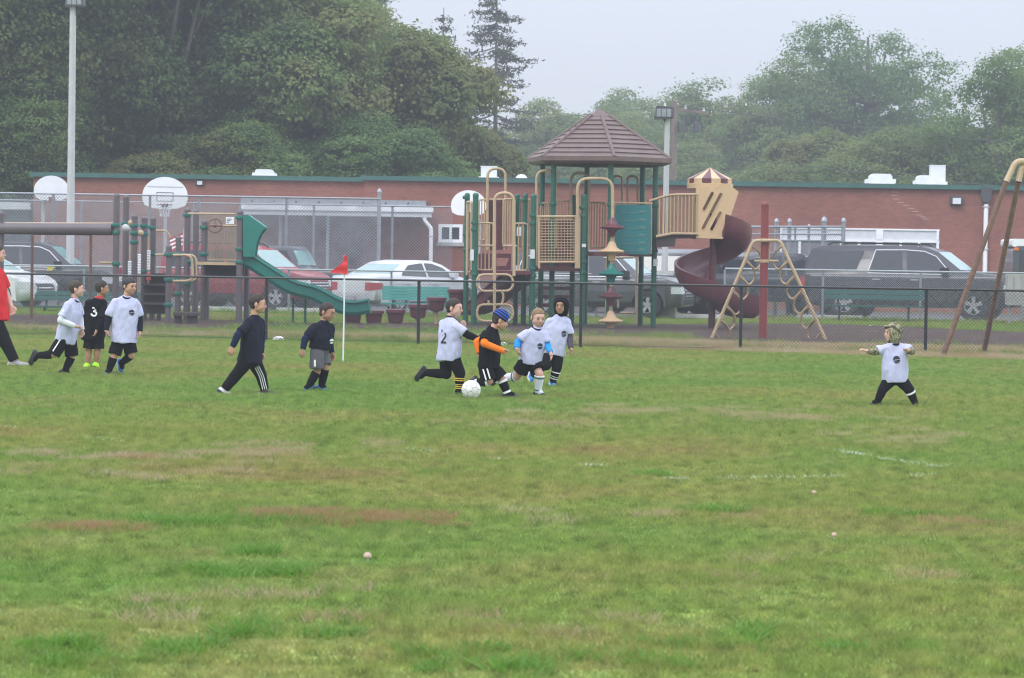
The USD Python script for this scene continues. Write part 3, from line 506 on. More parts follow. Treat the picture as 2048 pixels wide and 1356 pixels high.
# vents and boxes on the roof
def vent(px0, px1, py0, py1, y, mat=WHITE_PAINT, kind='hood'):
    x0, x1, z1, z0 = W(px0, py0, y)[0], W(px1, py0, y)[0], W(px0, py0, y)[2], ZT - .05; w, c, h = (x1 - x0) / 2, (x0 + x1) / 2, z1 - z0; m = MB()
    if kind == 'hood': m.mesh(extr(rounded(Polygon([(-w * .86, 0), (w * .86, 0), (w * .86, h * .3), (w, h * .3), (w, h * .62), (w * .74, h * .62), (w * .74, h * .82), (w * .6, h), (-w * .6, h), (-w * .74, h * .82), (-w * .74, h * .62), (-w, h * .62), (-w, h * .3), (-w * .86, h * .3)]), .015), 1.1, (c, y + .55, z0)))
    if kind == 'box': m.bx(c - w, c + w, y - w, y + w, z0, z0 + h * .32); m.bx(c - w * .8, c + w * .8, y - w * .8, y + w * .8, z0 + h * .321, z1); m.bx(c - w * .84, c + w * .84, y - w * .84, y + w * .84, z1, z1 + .03)
    if kind == 'dome': m.lathe([(w, 0), (w, h * .12), (w * .55, h * .16), (w * .5, h * .6), (w * .3, h * .92), (0, h)], (c, y, z0), 18)
    return m
for a in ((507, 552, 339, 356, 102, 'hood'), (958, 998, 334, 362, 101, 'box'), (1020, 1066, 348, 364, 101, 'dome'), (1733, 1788, 348, 364, 101, 'hood'), (1830, 1870, 351, 363, 101, 'hood'), (1857, 1893, 332, 363, 101.6, 'box')):
    obj('roof_vent', vent(*a[:5], kind=a[5]), OFFWHITE, school, 30)
# lower wing at the far left with its flat canopy
lw = thing('school_wing', 'low dark wing with a pale flat overhang at the left picture edge', 'building', (0, 0, 0)); xw = W(64, 450, 101)[0]
obj('wall', boxm(-32, xw - .05, 103, 103.3, -.2, 3.3), M('dark_green_panel', (.03, .05, .048), .6), lw, False); obj('overhang', boxm(-32, xw, 100.6, 103.6, zz(30, 419, 101), zz(30, 405, 101)), OFFWHITE, lw, False)
# ---------------------------------------------------------------- fences
def chain_mesh(L, z0, z1, pitch, w):
    """diamonds in the xz plane from x = 0 to L"""
    m = MB(); H = z1 - z0
    for s in (1, -1):
        for c in np.arange(-H, L, pitch):
            a, b = max(c, 0), min(c + H, L)
            if b - a < .02: continue
            za, zb = (z0 + a - c, z0 + b - c) if s > 0 else (z1 - (a - c), z1 - (b - c))
            y = .004 * s; d = np.array([b - a, 0, zb - za]); n_ = unit(np.array([-d[2], 0, d[0]])) * w / 2
            A, B = np.array([a, y, za]), np.array([b, y, zb]); off = np.array([0, w * .6, 0])
            v = np.array([A - n_, A + n_, A + off, B - n_, B + n_, B + off]); m.add(v, [[0, 3, 4], [0, 4, 1], [1, 4, 5], [1, 5, 2], [2, 5, 3], [2, 3, 0]])
    return m
def fence(name, label, a, b, h, posts, mat, pr, rr, pitch, wire, wmat=None, cap=True, bottom=True, gate=()):
    a, b = np.array([*a[:2], 0.0]), np.array([*b[:2], 0.0]); L = np.linalg.norm(b - a); rz = math.atan2(b[1] - a[1], b[0] - a[0])
    t = thing(name, label, 'fence', a, rz)
    obj('wire_mesh', chain_mesh(L, .03, h - .02, pitch, wire), wmat or mat, t, False, kind='stuff')
    obj('top_rail', MB().tube([[0, 0, h], [L, 0, h]], rr, 8), mat, t, True)
    if bottom: obj('tension_wire', MB().tube([[0, .006, .06], [L, .006, .06]], .004, 5), mat, t, True)
    for s in posts:
        s, hp, r_ = (s if isinstance(s, tuple) else (s, h - rr, pr)); m = MB().tube([[s, .05, -.05], [s, .05, hp]], r_, 10)
        if cap and hp > h: m.lathe([(r_ * 1.25, hp - .03), (r_ * 1.25, hp), (r_ * .9, hp + r_ * 1.1), (0, hp + r_ * 1.6)], (s, .05, 0), 10)
        obj('post', m, mat, t, True)
    return t
def along(a, b, px):                                    # distance from a at which the line a-b crosses the picture column px
    best = min(np.linspace(0, 1, 3000), key=lambda t: abs(pxof(a + (b - a) * t)[0] - px)); return float(best * np.linalg.norm((b - a)[:2]))
def pxof(p):
    v = np.asarray(p, float) - EYE; return 1024 + FPX * (v @ Rt) / (v @ Fw), 678 - FPX * (v @ Up) / (v @ Fw)
A, B = G(-60, 671), G(2110, 717); hD = 1.12
fence('black_fence', 'low black chain link fence along the near side of the playground', A, B, hD, [along(A, B, p) for p in (530, 835, 1160, 1480, 1850)], BLACK_VINYL, .029, .0195, .062, .0042)
A, B = np.array([-20, 79.0, 0]), np.array([W(1345, 600, 79)[0], 79.0, 0]); fence('low_grey_fence', 'low galvanised chain link fence between the parked cars and the left play set', A, B, 1.16, list(np.arange(.6, np.linalg.norm(B - A), 2.7)), GALV, .03, .022, .062, .005)
A, B = np.array([W(1449, 600, 81.6)[0], 81.6, 0]), np.array([18.0, 81.2, 0]); fence('low_grey_fence', 'low galvanised chain link fence in front of the long charcoal vehicle on the right', A, B, 1.36, [0.0] + [along(A, B, p) for p in (1645, 1840, 2045)], GALV, .034, .024, .062, .005)
A, B = np.array([-20, 90.2, 0]), np.array([W(757, 500, 90.2)[0], 90.2, 0]); hA = 1.5 + 118 / KPX(90.2)
fence('tall_fence', 'tall galvanised ball court fence, nearer of the two behind the cars', A, B, hA, [along(A, B, p) for p in (104, 297, 395, 570)] + [(np.linalg.norm(B - A), hA + .22, .06)], GALV, .04, .026, .10, .0135)
A, B = np.array([-21, 95.6, 0]), np.array([W(905, 500, 95.6)[0], 95.6, 0]); hB = 1.5 + 104 / KPX(95.6)
fence('tall_fence', 'tall galvanised ball court fence, farther one close to the brick wall', A, B, hB, [along(A, B, p) for p in (160, 385, 477, 625, 782)], GALV, .04, .024, .10, .010)
A, B = np.array([W(1462, 500, 90)[0], 90.0, 0]), np.array([W(1685, 500, 86)[0], 86.0, 0]); hE = 2.6; L_ = np.linalg.norm(B - A)
fe = fence('tall_gated_fence', 'tall galvanised fence with knobbed gate posts behind the red post', A, B, hE, [(along(A, B, p), hE + e, r_) for p, e, r_ in ((1547, .16, .06), (1573, .16, .06), (1585, 0, .03), (1612, 0.03, .035), (1642, .18, .075), (1681, .17, .06))], GALV, .04, .03, .085, .008)
for z in (hE - .22, hE - .4): obj('gate_rail', MB().tube([[0, 0, z], [L_, 0, z]], .024, 8), GALV, fe, True)
# ---------------------------------------------------------------- basketball goals
def goal(px, py, wpx, y, label, rz=0.0, rim=True):
    c = W(px, py, y); s = wpx / KPX(y) / 1.37; t = thing('basketball_goal', label, 'basketball hoop', (c[0], y, 0), rz, None)
    pts = [(-.686, -.10)] + [(.686 * math.cos(a), .0 + .58 * math.sin(a)) for a in np.linspace(math.pi, 0, 25)] + [(.686, -.10), (.62, -.28), (.42, -.37), (0, -.40), (-.42, -.37), (-.62, -.28)]
    z = c[2]; b = obj('backboard', extr(affinity.scale(Polygon(pts), s, s, origin=(0, 0)), .04, (0, .02, z)), WHITE_PAINT, t, 30)
    pipe = MB().tube(fillet([[0, 1.3, 0], [0, 1.3, z - .45], [0, .9, z - .15], [0, .06, z - .12]], .3), .055, 10); obj('pole', pipe, GREY_POLE, t, True)
    st = M('dark_board_stripe', (.12, .12, .13), .6) if not stage.GetPrimAtPath('/World/Looks/dark_board_stripe') else '/World/Looks/dark_board_stripe'
    sq = MB()
    for a in ((-.26, .26, .09, .115), (-.26, .26, -.17, -.15), (-.26, -.235, -.15, .09), (.235, .26, -.15, .09)): sq.bx(a[0], a[1], -.023, -.0201, z + a[2], z + a[3])
    if rim:
        obj('target_square', sq, st, b, False)
        sq2 = MB(); sq2.bx(-.55, .55, -.023, -.0201, z + .27, z + .285); obj('board_seam', sq2, st, b, False)
        zr = z - .27; r_ = obj('rim', MB().tube(arc((0, -.3, zr), .228, 0, 2 * math.pi * .97, 24, (1, 0, 0), (0, 1, 0)), .012, 6, True).bx(-.09, .09, -.08, -.0205, zr - .07, zr + .03), M('dull_red_rim', (.16, .06, .05), .6), t, True)
        nt = MB()
        for k in range(12):
            a, d = k * math.pi / 6, math.pi / 6
            for e in (d, -d): nt.tube([[.225 * math.cos(a), -.3 + .225 * math.sin(a), zr], [.16 * math.cos(a + e * .5), -.3 + .16 * math.sin(a + e * .5), zr - .2], [.12 * math.cos(a + e), -.3 + .12 * math.sin(a + e), zr - .38]], .006, 4)
        obj('net', nt, WHITE_PAINT, r_, True)
    else: obj('rim_bracket', MB().bx(-.09, .09, -.14, -.0205, z - .36, z - .2), M('rust_red_bracket', (.2, .07, .06), .6), t)
    return t
goal(103, 381, 70, 94, 'white fan backboard on a pole beside the left lamp pole', .35, False)
goal(330, 392, 90, 92.5, 'white fan backboard with net above the brown play set', .1, True)
goal(937, 411, 72, 93.5, 'white fan backboard half hidden behind the green posts', -.25, False)
# ---------------------------------------------------------------- lamp poles and utility pole
def lamp(px, pbase, ptop, y, r0, label, foot):
    b = W(px, pbase, y); top = W(px + 4, ptop, y)[2]; t = thing('lamp_pole', label, 'lamp pole', (b[0], y, 0)); x = 0
    obj('pole', MB().tube([[0, 0, 0], [0, 0, top]], [r0 * 1.1, r0 * .8], 14), GREY_POLE, t, True)
    f = obj('footing', MB().lathe([(0, foot + .0), (.31, foot), (.34, foot - .04), (.34, -.1)], sides=20), CONCRETE, t, 40)
    obj('base_cap', MB().lathe([(.0, foot + .16), (.16, foot + .15), (.26, foot + .10), (.27, foot + .002), (0, foot + .001)], sides=16), OFFWHITE, t)
    for dx in ((-.1,) if foot > .3 else (.05,)):
        h = rounded(Polygon([(-.26, -.17), (.26, -.14), (.27, .15), (-.2, .2)]), .03); zl = top + .02
        fl = obj('floodlight', extr(h, .36, (dx, .18, zl)), DARK_METAL, t, 30)
        cg = MB().bx(dx - .22, dx + .22, -.192, -.1805, zl - .1, zl + .11); obj('lens', cg, GALV, fl, False)
        for k in (-.2, -.07, .07, .2): obj('guard_bar', MB().tube([[dx + k, -.2, zl - .12], [dx + k, -.2, zl + .13]], .009, 5), DARK_METAL, fl, True)
        obj('bracket', MB().tube([[dx, 0, zl - .12], [dx + .1, 0, zl - .3], [0, 0, zl - .4]], .035, 6), DARK_METAL, t, True)
    return t
lamp(139, 612, 4, 83, .105, 'tall grey floodlight pole at the left, rising out of the picture', .18)
lamp(1328, 622, 228, 80.2, .085, 'grey floodlight pole on a concrete footing right of the pavilion', .42)
WOOD = M('weathered_wood_pole', (.17, .13, .115), .9, var=.25)
up = thing('utility_pole', 'weathered wooden utility pole with crossarm behind the school', 'utility pole', gx(1343, 128)); zt_ = W(1343, 203, 128)[2]
obj('pole', MB().tube([[0, 0, 0], [0, 0, zt_]], [.17, .13], 10), WOOD, up, True); obj('crossarm', MB().bar([-.6, -.3, zt_ - .25], [1.5, .6, zt_ - .45], .1, .12), WOOD, up, False)
for k in (-.4, .5, 1.3): obj('insulator', MB().lathe([(0, .2), (.05, .18), (.03, .1), (.06, .08), (.03, 0)], (k, -.2 + .43 * (k + .4), zt_ - .3 - .09 * k), 8), OFFWHITE, up)
for k, dx in enumerate((.3, .95)): obj('transformer', MB().lathe([(0, .5), (.13, .48), (.15, .4), (.15, .02), (0, 0)], (dx, -.2, zt_ - 1.35), 12), DARK_METAL, up)
for k, z in enumerate((.75, .98)):
    a = np.array([gx(1343, 128)[0], 128, zt_ * z]); wz = [a + np.array([60 * t, 6 * t, -2.2 * math.sin(math.pi * min(t * 1.0, 1)) + 1.0 * t]) for t in np.linspace(0, 1, 24)]; wz2 = [a + np.array([-60 * t, 4 * t, -2.2 * math.sin(math.pi * t)]) for t in np.linspace(0, 1, 24)]
    obj('wire', MB().tube(np.array(wz) - [a[0], 128, 0], .014, 5).tube(np.array(wz2) - [a[0], 128, 0], .014, 5), DARK_METAL, up, True)
# ---------------------------------------------------------------- left play set (brown posts, green clamps)
def capped(x, y, z0, z1, r, sides=14):
    return MB().lathe([(0, z0), (r, z0), (r, z1 - r * .8), (r * 1.06, z1 - r * .8), (r * 1.06, z1 - r * .5), (r * .9, z1 - r * .1), (r * .5, z1 + r * .22), (0, z1 + r * .3)], (x, y, 0), sides)
def lpost(parent, px, ptop, pbase, mat, r=.066, y=None, z0=0.0, name='post'):
    g = G(px, pbase); y = y or g[1]; x = W(px, (ptop + pbase) / 2, y)[0]; z1 = W(px, ptop, y)[2]
    obj(name, capped(x, y, z0, z1, r), mat, parent, 40); return np.array([x, y, z1])
YP = 65.0
ps = thing('play_set', 'older play set with brown posts, green clamps and a green wave slide', 'play set', (0, 0, 0))
posts = {}
for k, (px, pt, pb, y) in enumerate(((232, 388, 656, 64.6), (251, 391, 652, 66.0), (268, 430, 650, 65.6), (288, 434, 648, 66.4), (305, 435, 648, 66.8), (337, 491, 653, 64.2), (356, 473, 650, 65.2), (374, 417, 646, 66.4), (391, 420, 642, 67.6), (408, 441, 648, 66.0), (479, 421, 651, 64.9), (1, 424, 656, 64.8))):
    posts[k] = lpost(ps, px, pt, pb, BROWN_POST, .07 if k not in (5, 6) else .064, y)
for px, y in ((493, 66.6), (413, 67.2)): x = W(px, 600, y)[0]; obj('post', MB().tube([[x, y, 0], [x, y, W(px, 525, y)[2]]], .062, 10), BROWN_POST, ps, True)
def clamp(px, py, y, w=.21, mat=TEAL_CLAMP, h=.075, parent=ps, wx=None):
    c = W(px, py, y); obj('clamp', MB().lathe([(0, -h * .5), (w * .42, -h * .5), (w * .46, -h * .3), (w * .46, h * .3), (w * .42, h * .5), (0, h * .5)], c, 12), mat, parent, 35)
for px, py, y in ((232, 450, 64.6), (232, 465, 64.6), (251, 447, 66), (268, 451, 65.6), (268, 466, 65.6), (268, 484, 65.6), (288, 451, 66.4), (304, 455, 66.8), (288, 468, 66.4), (374, 430, 66.4), (408, 455, 66), (408, 508, 66), (479, 435, 64.9), (479, 498, 64.9), (479, 524, 64.9), (337, 509, 64.2), (356, 508, 65.2), (337, 559, 64.2), (356, 558, 65.2), (356, 587, 65.2), (337, 609, 64.2), (305, 507, 66.8), (288, 543, 66.4), (381, 523, 66.4), (374, 567, 66.4), (232, 527, 64.6)):
    clamp(px, py, y)
a0, b0 = W(-70, 456, 64.8), W(224, 459, 64.6); bm = MB().tube([a0, b0], .125, 16); obj('overhead_beam', bm, BROWN_POST, ps, True)
c = W(251, 456, 64.6); obj('beam_joint', MB().sphere(c, .085, 2), GREY_POLE, ps, True)
for px0, px1, py0, py1, y in ((-70, 232, 446, 447, 66.6), (251, 268, 446, 446, 66), (376, 470, 427, 428, 66.2), (412, 476, 451, 452, 66.0), (198, 232, 525, 526, 64.9), (310, 341, 509, 509, 66.4)):
    obj('bar', MB().tube([W(px0, py0, y), W(px1, py1, y)], .022, 8), TAN, ps, True)
for px, py, y in ((262, 446, 65.6), (281, 466, 65.6)): obj('bar_knob', MB().sphere(W(px, py, y), .07, 2), TAN, ps, True)
obj('hook_bar', MB().tube(fillet([W(312, 461, 66.4), W(333, 461, 66.4), W(341, 475, 66.4)], .12), .02, 8), TAN, ps, True)
# hand loops by the steps
for px0, y in ((337, 64.2), (356, 65.2)):
    d = px0 - 337; obj('hand_rail', MB().tube(fillet([W(px0, 510, y), W(384 + d * .45, 510, y), W(386 + d * .45, 562, y), W(px0, 562, y)], .16), .026, 8), TAN, ps, True)
# deck, panel of upright slats with a steering wheel
yd0, yd1 = 65.0, 66.5; xa, xb = W(395, 525, yd0)[0], W(480, 525, yd0)[0]; zd = W(437, 525, yd0)[2]
obj('deck', MB().bx(xa, xb + .1, yd0, yd1, zd - .05, zd), DECK, ps, False); obj('deck_edge', MB().bx(xa, xb, yd0 - .03, yd0 - .002, zd - .055, zd + .01), TAN, ps, False)
obj('dark_panel', MB().bx(W(400, 540, yd0)[0], W(478, 540, yd0)[0], yd1 - .3, yd1 - .27, zd - .34, zd - .06), DARK_METAL, ps, False)
zt1, zt0 = W(440, 432, yd1)[2], zd + .04
for px in np.arange(409, 478, 6.2): x = W(px, 470, yd1)[0]; obj('slat', MB().bx(x - .027, x + .027, yd1 - .02, yd1 + .01, zt0 + .04, zt1), M('brown_tan_slat', (.27, .21, .16), .6) if not stage.GetPrimAtPath('/World/Looks/brown_tan_slat') else '/World/Looks/brown_tan_slat', ps, False)
obj('panel_rail', MB().bx(W(405, 470, yd1)[0], W(478, 470, yd1)[0], yd1 - .025, yd1 + .015, zt0, zt0 + .039), TAN, ps, False)
sw = W(430, 451, 65.9); obj('steering_wheel', MB().tube(arc(sw, .15, 0, 2 * math.pi * .96, 24), .017, 7, True).tube([sw + [-.15, 0, 0], sw + [.15, 0, 0]], .018, 6).tube([sw, sw + [0, 0, .15]], .014, 6).sphere(sw, .045, 2), M('brown_wheel_rim', (.16, .09, .07), .5), ps, True)
n_ = opening(452, 434, 468, 448, 65.85); sg = obj('notice', MB().bx(n_[0], n_[1], 65.84, 65.85, n_[2], n_[3]), WHITE_PAINT, ps, False)
for k, dz in enumerate((.03, .065, .1)): obj('notice_print', MB().bx(n_[0] + .02, n_[0] + .07 + .03 * k, 65.835, 65.8385, n_[2] + dz, n_[2] + dz + .014), DARK_METAL, sg, False)
# steps, dark
for k, py in enumerate((546, 567, 586, 605)):
    a, b = W(283, py, 66.2 - .28 * k), W(335, py, 66.2 - .28 * k); st_ = obj('step', MB().bx(a[0], b[0], a[1], a[1] + .34, a[2] - .045, a[2]), DECK, ps, False)
    obj('riser', MB().bx(a[0] + .01, b[0] - .01, a[1] + .3, a[1] + .33, a[2] - .25, a[2] - .046), DECK, ps, False)
for px, pb in ((289, 650), (318, 648), (376, 650)): x = W(px, 620, 66.3)[0]; obj('leg', MB().tube([[x, 66.3, 0], [x, 66.3, W(px, 606, 66.3)[2]]], .05, 8), BROWN_POST, ps, True)
c = G(373, 652); w_ = .27; obj('low_platform', MB().bx(c[0] - w_, c[0] + w_, c[1] - .2, c[1] + .25, .22, .29).bx(c[0] - w_ + .02, c[0] - w_ + .16, c[1] - .1, c[1] + .1, 0, .219).bx(c[0] + .02, c[0] + w_ - .04, c[1] - .12, c[1] + .12, 0, .219), DECK, ps, False)
# white turning sleeves and red ends between the posts
RED_END = M('red_plastic_end', (.38, .05, .06), .5)
for px, p0, p1, y in ((259, 523, 552, 65.2), (278, 511, 548, 65.6), (297, 504, 540, 66)):
    a, b = W(px, p1, y), W(px, p0, y); m = MB(); k = 0
    pr_ = [(0, 0)]
    for z in np.arange(0, b[2] - a[2], .055): pr_ += [(.03, z), (.042, z + .018), (.042, z + .037), (.03, z + .05)]
    obj('white_sleeve', MB().lathe(pr_ + [(0, b[2] - a[2])], a, 10), WHITE_PAINT, ps, 40); obj('sleeve_rod', MB().tube([a - [0, 0, .3], b + [0, 0, .35]], .016, 6), TAN, ps, True)
for px, py in ((239, 543), (297, 553)): c = W(px, py, 65.5); obj('red_end', MB().lathe([(0, -.09), (.05, -.08), (.055, .04), (.03, .09), (0, .1)], c, 10), RED_END, ps, 40)
c = W(239, 557, 65.5); obj('white_sleeve', MB().lathe([(0, -.06), (.05, -.06), (.05, .05), (0, .05)], c, 10), WHITE_PAINT, ps, 40)
# hooded wave slide
ys = 64.9
hp = [(486, 430), (497, 430), (531, 454), (520, 470), (512, 490), (509, 514), (487, 514)]
def pp(lst, y):                                          # outline measured in the photograph, standing at depth y, in metres about its first point
    P = np.array([W(*p, y) for p in lst]); return Polygon(P[:, [0, 2]])
hood = extr(rounded(pp(hp, ys), .03), .07, (0, ys + .66, 0)) + extr(rounded(pp(hp, ys), .03), .07, (0, ys, 0)) + extr(rounded(pp([(486, 430), (497, 430), (531, 454), (526, 459), (497, 440), (486, 440)], ys), .012), .66, (0, ys + .62, 0))
obj('slide_hood', hood, SLIDE_GREEN, ps, 30)
line = [(484, 519), (497, 520), (520, 535), (551, 555), (576, 571), (598, 579), (622, 583), (645, 594), (668, 607), (690, 615), (712, 616), (738, 611)]
cl = fillet([W(*p, ys) for p in line], .25, 5); yy = ys
prof = [(-.37, .13), (-.36, .17), (-.29, .17), (-.27, .0), (-.2, -.08), (.2, -.08), (.27, .0), (.29, .17), (.36, .17), (.37, .13), (.32, .10), (.31, -.08), (.24, -.15), (-.24, -.15), (-.31, -.08), (-.32, .10)]
def sweep(path, prof, up=(0, 0, 1)):
    P = np.asarray(path); T = np.gradient(P, axis=0); T /= np.linalg.norm(T, axis=1, keepdims=True); out = []
    for p, t in zip(P, T):
        s = unit(np.cross(t, up)); u = np.cross(s, t); out.append([p + s * a + u * b for a, b in prof])
    V = np.array(out); n, m = V.shape[:2]; i, j = np.meshgrid(np.arange(n - 1), np.arange(m), indexing='ij')
    F = np.stack([i * m + j, i * m + (j + 1) % m, (i + 1) * m + (j + 1) % m, (i + 1) * m + j], -1).reshape(-1, 4); F = np.vstack([F[:, [0, 1, 2]], F[:, [0, 2, 3]]])
    tri = np.array(m3tri([np.array(prof, float)])); F = np.vstack([F, tri, tri[:, ::-1] + (n - 1) * m])
    t = trimesh.Trimesh(V.reshape(-1, 3), F, process=False); trimesh.repair.fix_normals(t); return t
chute = sweep(cl + [0, .35, -.02], prof); obj('slide_chute', chute, SLIDE_GREEN, ps, 35)
for px, pt, pb in ((582, 596, 652), (608, 578, 652)): g = G(px, pb); obj('slide_leg', MB().tube([[g[0], 65.3, 0], [g[0], 65.3, W(px, pt, 65.3)[2]]], .028, 8), GREEN_POST, ps, True)
# bar frame with rusty legs behind the beam
hbf = thing('horizontal_bar_frame', 'thin rust brown upright bars behind the big overhead beam', 'bar frame', (0, 0, 0))
for px, pb in ((63, 642), (180, 640)): g = G(px, pb); obj('leg', MB().tube([[g[0], g[1], 0], [g[0], g[1], W(px, 468, g[1])[2]]], .034, 8), RUST, hbf, True)
gA, gB = G(63, 642), G(180, 640); obj('cross_bar', MB().tube([[gA[0], gA[1], W(63, 467, gA[1])[2]], [gB[0], gB[1], W(180, 468, gB[1])[2]]], .03, 8), RUST, hbf, True)

# ---------------------------------------------------------------- pavilion play structure (green posts)
YM = 67.0
pv = thing('play_structure', 'large play structure with green posts, tan bars and a brown pavilion roof', 'play structure', (0, 0, 0))
def gpost(px, pt, pb, y, r=.062): return lpost(pv, px, pt, pb, GREEN_POST, r, y)
MP = {1: (932.5, 387, 66.2), 2: (949.5, 387, 65.4), 3: (1032, 389, 67.3), 4: (1048.5, 388.5, 66.9), 5: (1065.5, 389, 65.6), 6: (1145, 391, 67.2), 7: (1166, 389, 65.6)}
for k, (px, pt, y) in MP.items(): gpost(px, pt, 660, y, .064 if k in (2, 5, 7) else .058)
cx = W(1196.5, 400, YM)[0]; ze = W(1196.5, 331, YM)[2]; zap = W(1196.5, 219, YM)[2]; Rr, Rp = 150 / KPX(YM), 119 / KPX(YM); dl = math.radians(20)
def hexpt(R, k, a=dl): return np.array([cx + R * math.cos(a + k * math.pi / 3), YM - R * math.sin(a + k * math.pi / 3)])
for k in range(6):
    p = hexpt(Rp, k); obj('post', MB().tube([[p[0], p[1], 0], [p[0], p[1], ze + .1]], .06, 12), GREEN_POST, pv, True)
    for z in ((1.0, 1.75, 2.75) if k in (0, 5) else (2.75, 1.7)): obj('collar', MB().lathe([(0, -.035), (.074, -.035), (.08, -.02), (.08, .02), (.074, .035), (0, .035)], (p[0], p[1], z), 12), GREEN_POST, pv, 35)
for k, (px, pt, y) in MP.items():
    for py in {1: (395, 470, 500), 2: (445, 459, 549), 4: (400, 447), 5: (431, 447, 537, 552), 6: (402, 418), 7: (415, 432, 523, 545)}.get(k, ()):
        c = W(px, py, y); obj('collar', MB().lathe([(0, -.035), (.076, -.035), (.082, -.02), (.082, .02), (.076, .035), (0, .035)], c, 12), GREEN_POST, pv, 35)
# roof: six faces of moulded boards, ridge ribs, eave band
apex = np.array([cx, YM, zap]); NB = 9; zcap = .86
for k in range(6):
    e0, e1 = np.array([*hexpt(Rr, k), ze + .13]), np.array([*hexpt(Rr, k + 1), ze + .13]); fn = unit(np.cross(e1 - e0, apex - e0)); fn = fn * np.sign(fn[2])
    for b in range(NB):
        t0, t1 = b / NB * zcap, (b + 1) / NB * zcap; v = [e0 + (apex - e0) * t0 + fn * .030, e1 + (apex - e1) * t0 + fn * .030, e1 + (apex - e1) * t1 + fn * .006, e0 + (apex - e0) * t1 + fn * .006]
        lo = [e0 + (apex - e0) * t0 - fn * .01, e1 + (apex - e1) * t0 - fn * .01, e1 + (apex - e1) * t1 - fn * .01, e0 + (apex - e0) * t1 - fn * .01]
        obj('roof_board', trimesh.Trimesh(v + lo, [[0, 2, 1], [0, 3, 2], [4, 5, 6], [4, 6, 7], [0, 1, 5], [0, 5, 4], [1, 2, 6], [1, 6, 5], [2, 3, 7], [2, 7, 6], [3, 0, 4], [3, 4, 7]], process=False), ROOF_MAROON, pv, False)
    obj('ridge_rib', MB().tube([e0 + [0, 0, .01], e0 * .14 + apex * .86 + [0, 0, .02]], .042, 8), ROOF_MAROON, pv, True)
    i0, i1 = e0 + (apex - e0) * .86, e1 + (apex - e1) * .86; w0, w1 = (i0 - apex) * 1.12 + apex + [0, 0, .02], (i1 - apex) * 1.12 + apex + [0, 0, .02]; tp = apex + [0, 0, .035]
    obj('roof_cap', trimesh.Trimesh([w0, w1, tp, w0 - [0, 0, .08], w1 - [0, 0, .08]], [[0, 2, 1], [0, 1, 4], [0, 4, 3]], process=False), ROOF_MAROON, pv, False)
    o0, o1, = np.array([*hexpt(Rr * 1.015, k), 0]), np.array([*hexpt(Rr * 1.015, k + 1), 0]); n0, n1 = np.array([*hexpt(Rr * .93, k), 0]), np.array([*hexpt(Rr * .93, k + 1), 0])
    Z = lambda p, z: p + [0, 0, z]
    eb = [Z(o0, ze + .16), Z(o1, ze + .16), Z(o0, ze + .06), Z(o1, ze + .06), Z(n0, ze), Z(n1, ze), Z(n0, ze + .12), Z(n1, ze + .12)]
    obj('eave', trimesh.Trimesh(eb, [[0, 1, 3], [0, 3, 2], [2, 3, 5], [2, 5, 4], [0, 6, 7], [0, 7, 1], [4, 5, 7], [4, 7, 6]], process=False), ROOF_MAROON, pv, False)
# decks
zU = W(1250, 509, YM)[2]; hexd = Polygon([hexpt(Rp - .01, k) for k in range(6)]); obj('deck', extr(hexd, .08, (0, 0, zU - .04), (1, 0, 0), (0, 1, 0)), MAROON, pv, False)
zL = W(1000, 541, 66.2)[2]; xL0, xL1 = W(941, 541, 66)[0], W(1062, 541, 66)[0]; obj('deck', MB().bx(xL0, xL1, 65.5, 67.4, zL - .08, zL), MAROON, pv, False)
xM0, xM1 = W(1068, 535, 65.7)[0], W(1162, 535, 65.7)[0]; zM = W(1115, 533, 65.7)[2]; obj('deck', MB().bx(xM0, xM1, 65.7, 66.1, zM - .1, zM), MAROON, pv, False)
for k in range(6):
    z = zM + .17 * (k + 1); y = 66.15 + .13 * k; obj('stair', MB().bx(xM0 + .12, xM1 - .18, y, y + .2, z - .05, z).bx(xM0 + .14, xM1 - .2, y + .02, y + .05, z - .169, z - .051), MAROON, pv, False)
xs0, xs1 = W(1084, 580, 66.6)[0], W(1142, 580, 66.6)[0]
for k, z in enumerate((.55, .74, .93)): obj('stair', MB().bx(xs0, xs1, 66.5 + .1 * k, 66.9 + .1 * k, z - .08, z), MAROON, pv, False)
# railings of upright bars
def railing(px0, px1, pt, pb, y, nbar, r=.017, top=True, bot=True, y2=None, ext=()):
    y2 = y2 or y; m = MB(); a, b = W(px0, pt, y), W(px1, pt, y2); zb = W((px0 + px1) / 2, pb, (y + y2) / 2)[2]; zt = (a[2] + b[2]) / 2
    fr = [[a[0], y, zt], [b[0], y2, zt], [b[0], y2, zb], [a[0], y, zb]]; obj('railing', MB().tube(fillet(fr, .07, 4, True), r * 1.25, 8, True), TAN, pv, True)
    for t in np.linspace(0, 1, nbar + 2)[1:-1]: x, yy = a[0] + (b[0] - a[0]) * t, y + (y2 - y) * t; obj('bar', MB().tube([[x, yy, zb], [x, yy, zt]], r, 6), TAN, pv, True)
railing(956, 987, 446, 540, 65.6, 3); railing(1028, 1056, 447, 541, 65.7, 2); railing(958, 975, 399, 480, 67.3, 2); railing(1007, 1030, 398, 491, 67.2, 4); railing(1109, 1144, 402, 494, 67.1, 4); railing(1082, 1098, 406, 494, 67.4, 3)
railing(1178, 1211, 405, 495, 67.6, 5); railing(1034, 1064, 399, 492, 67.4, 3)
for px0, px1, py, y in ((955, 990, 491, 65.5), (1005, 1034, 492, 65.5), (958, 1045, 399, 67.35)): obj('cross_bar', MB().tube([W(px0, py, y), W(px1, py, y)], .02, 8), TAN, pv, True)
obj('side_panel', MB().tube(fillet([W(934, 550, 65.9), W(935, 404, 65.9), W(943, 404, 65.6), W(944, 555, 65.6)], .05), .03, 8), TAN, pv, True)
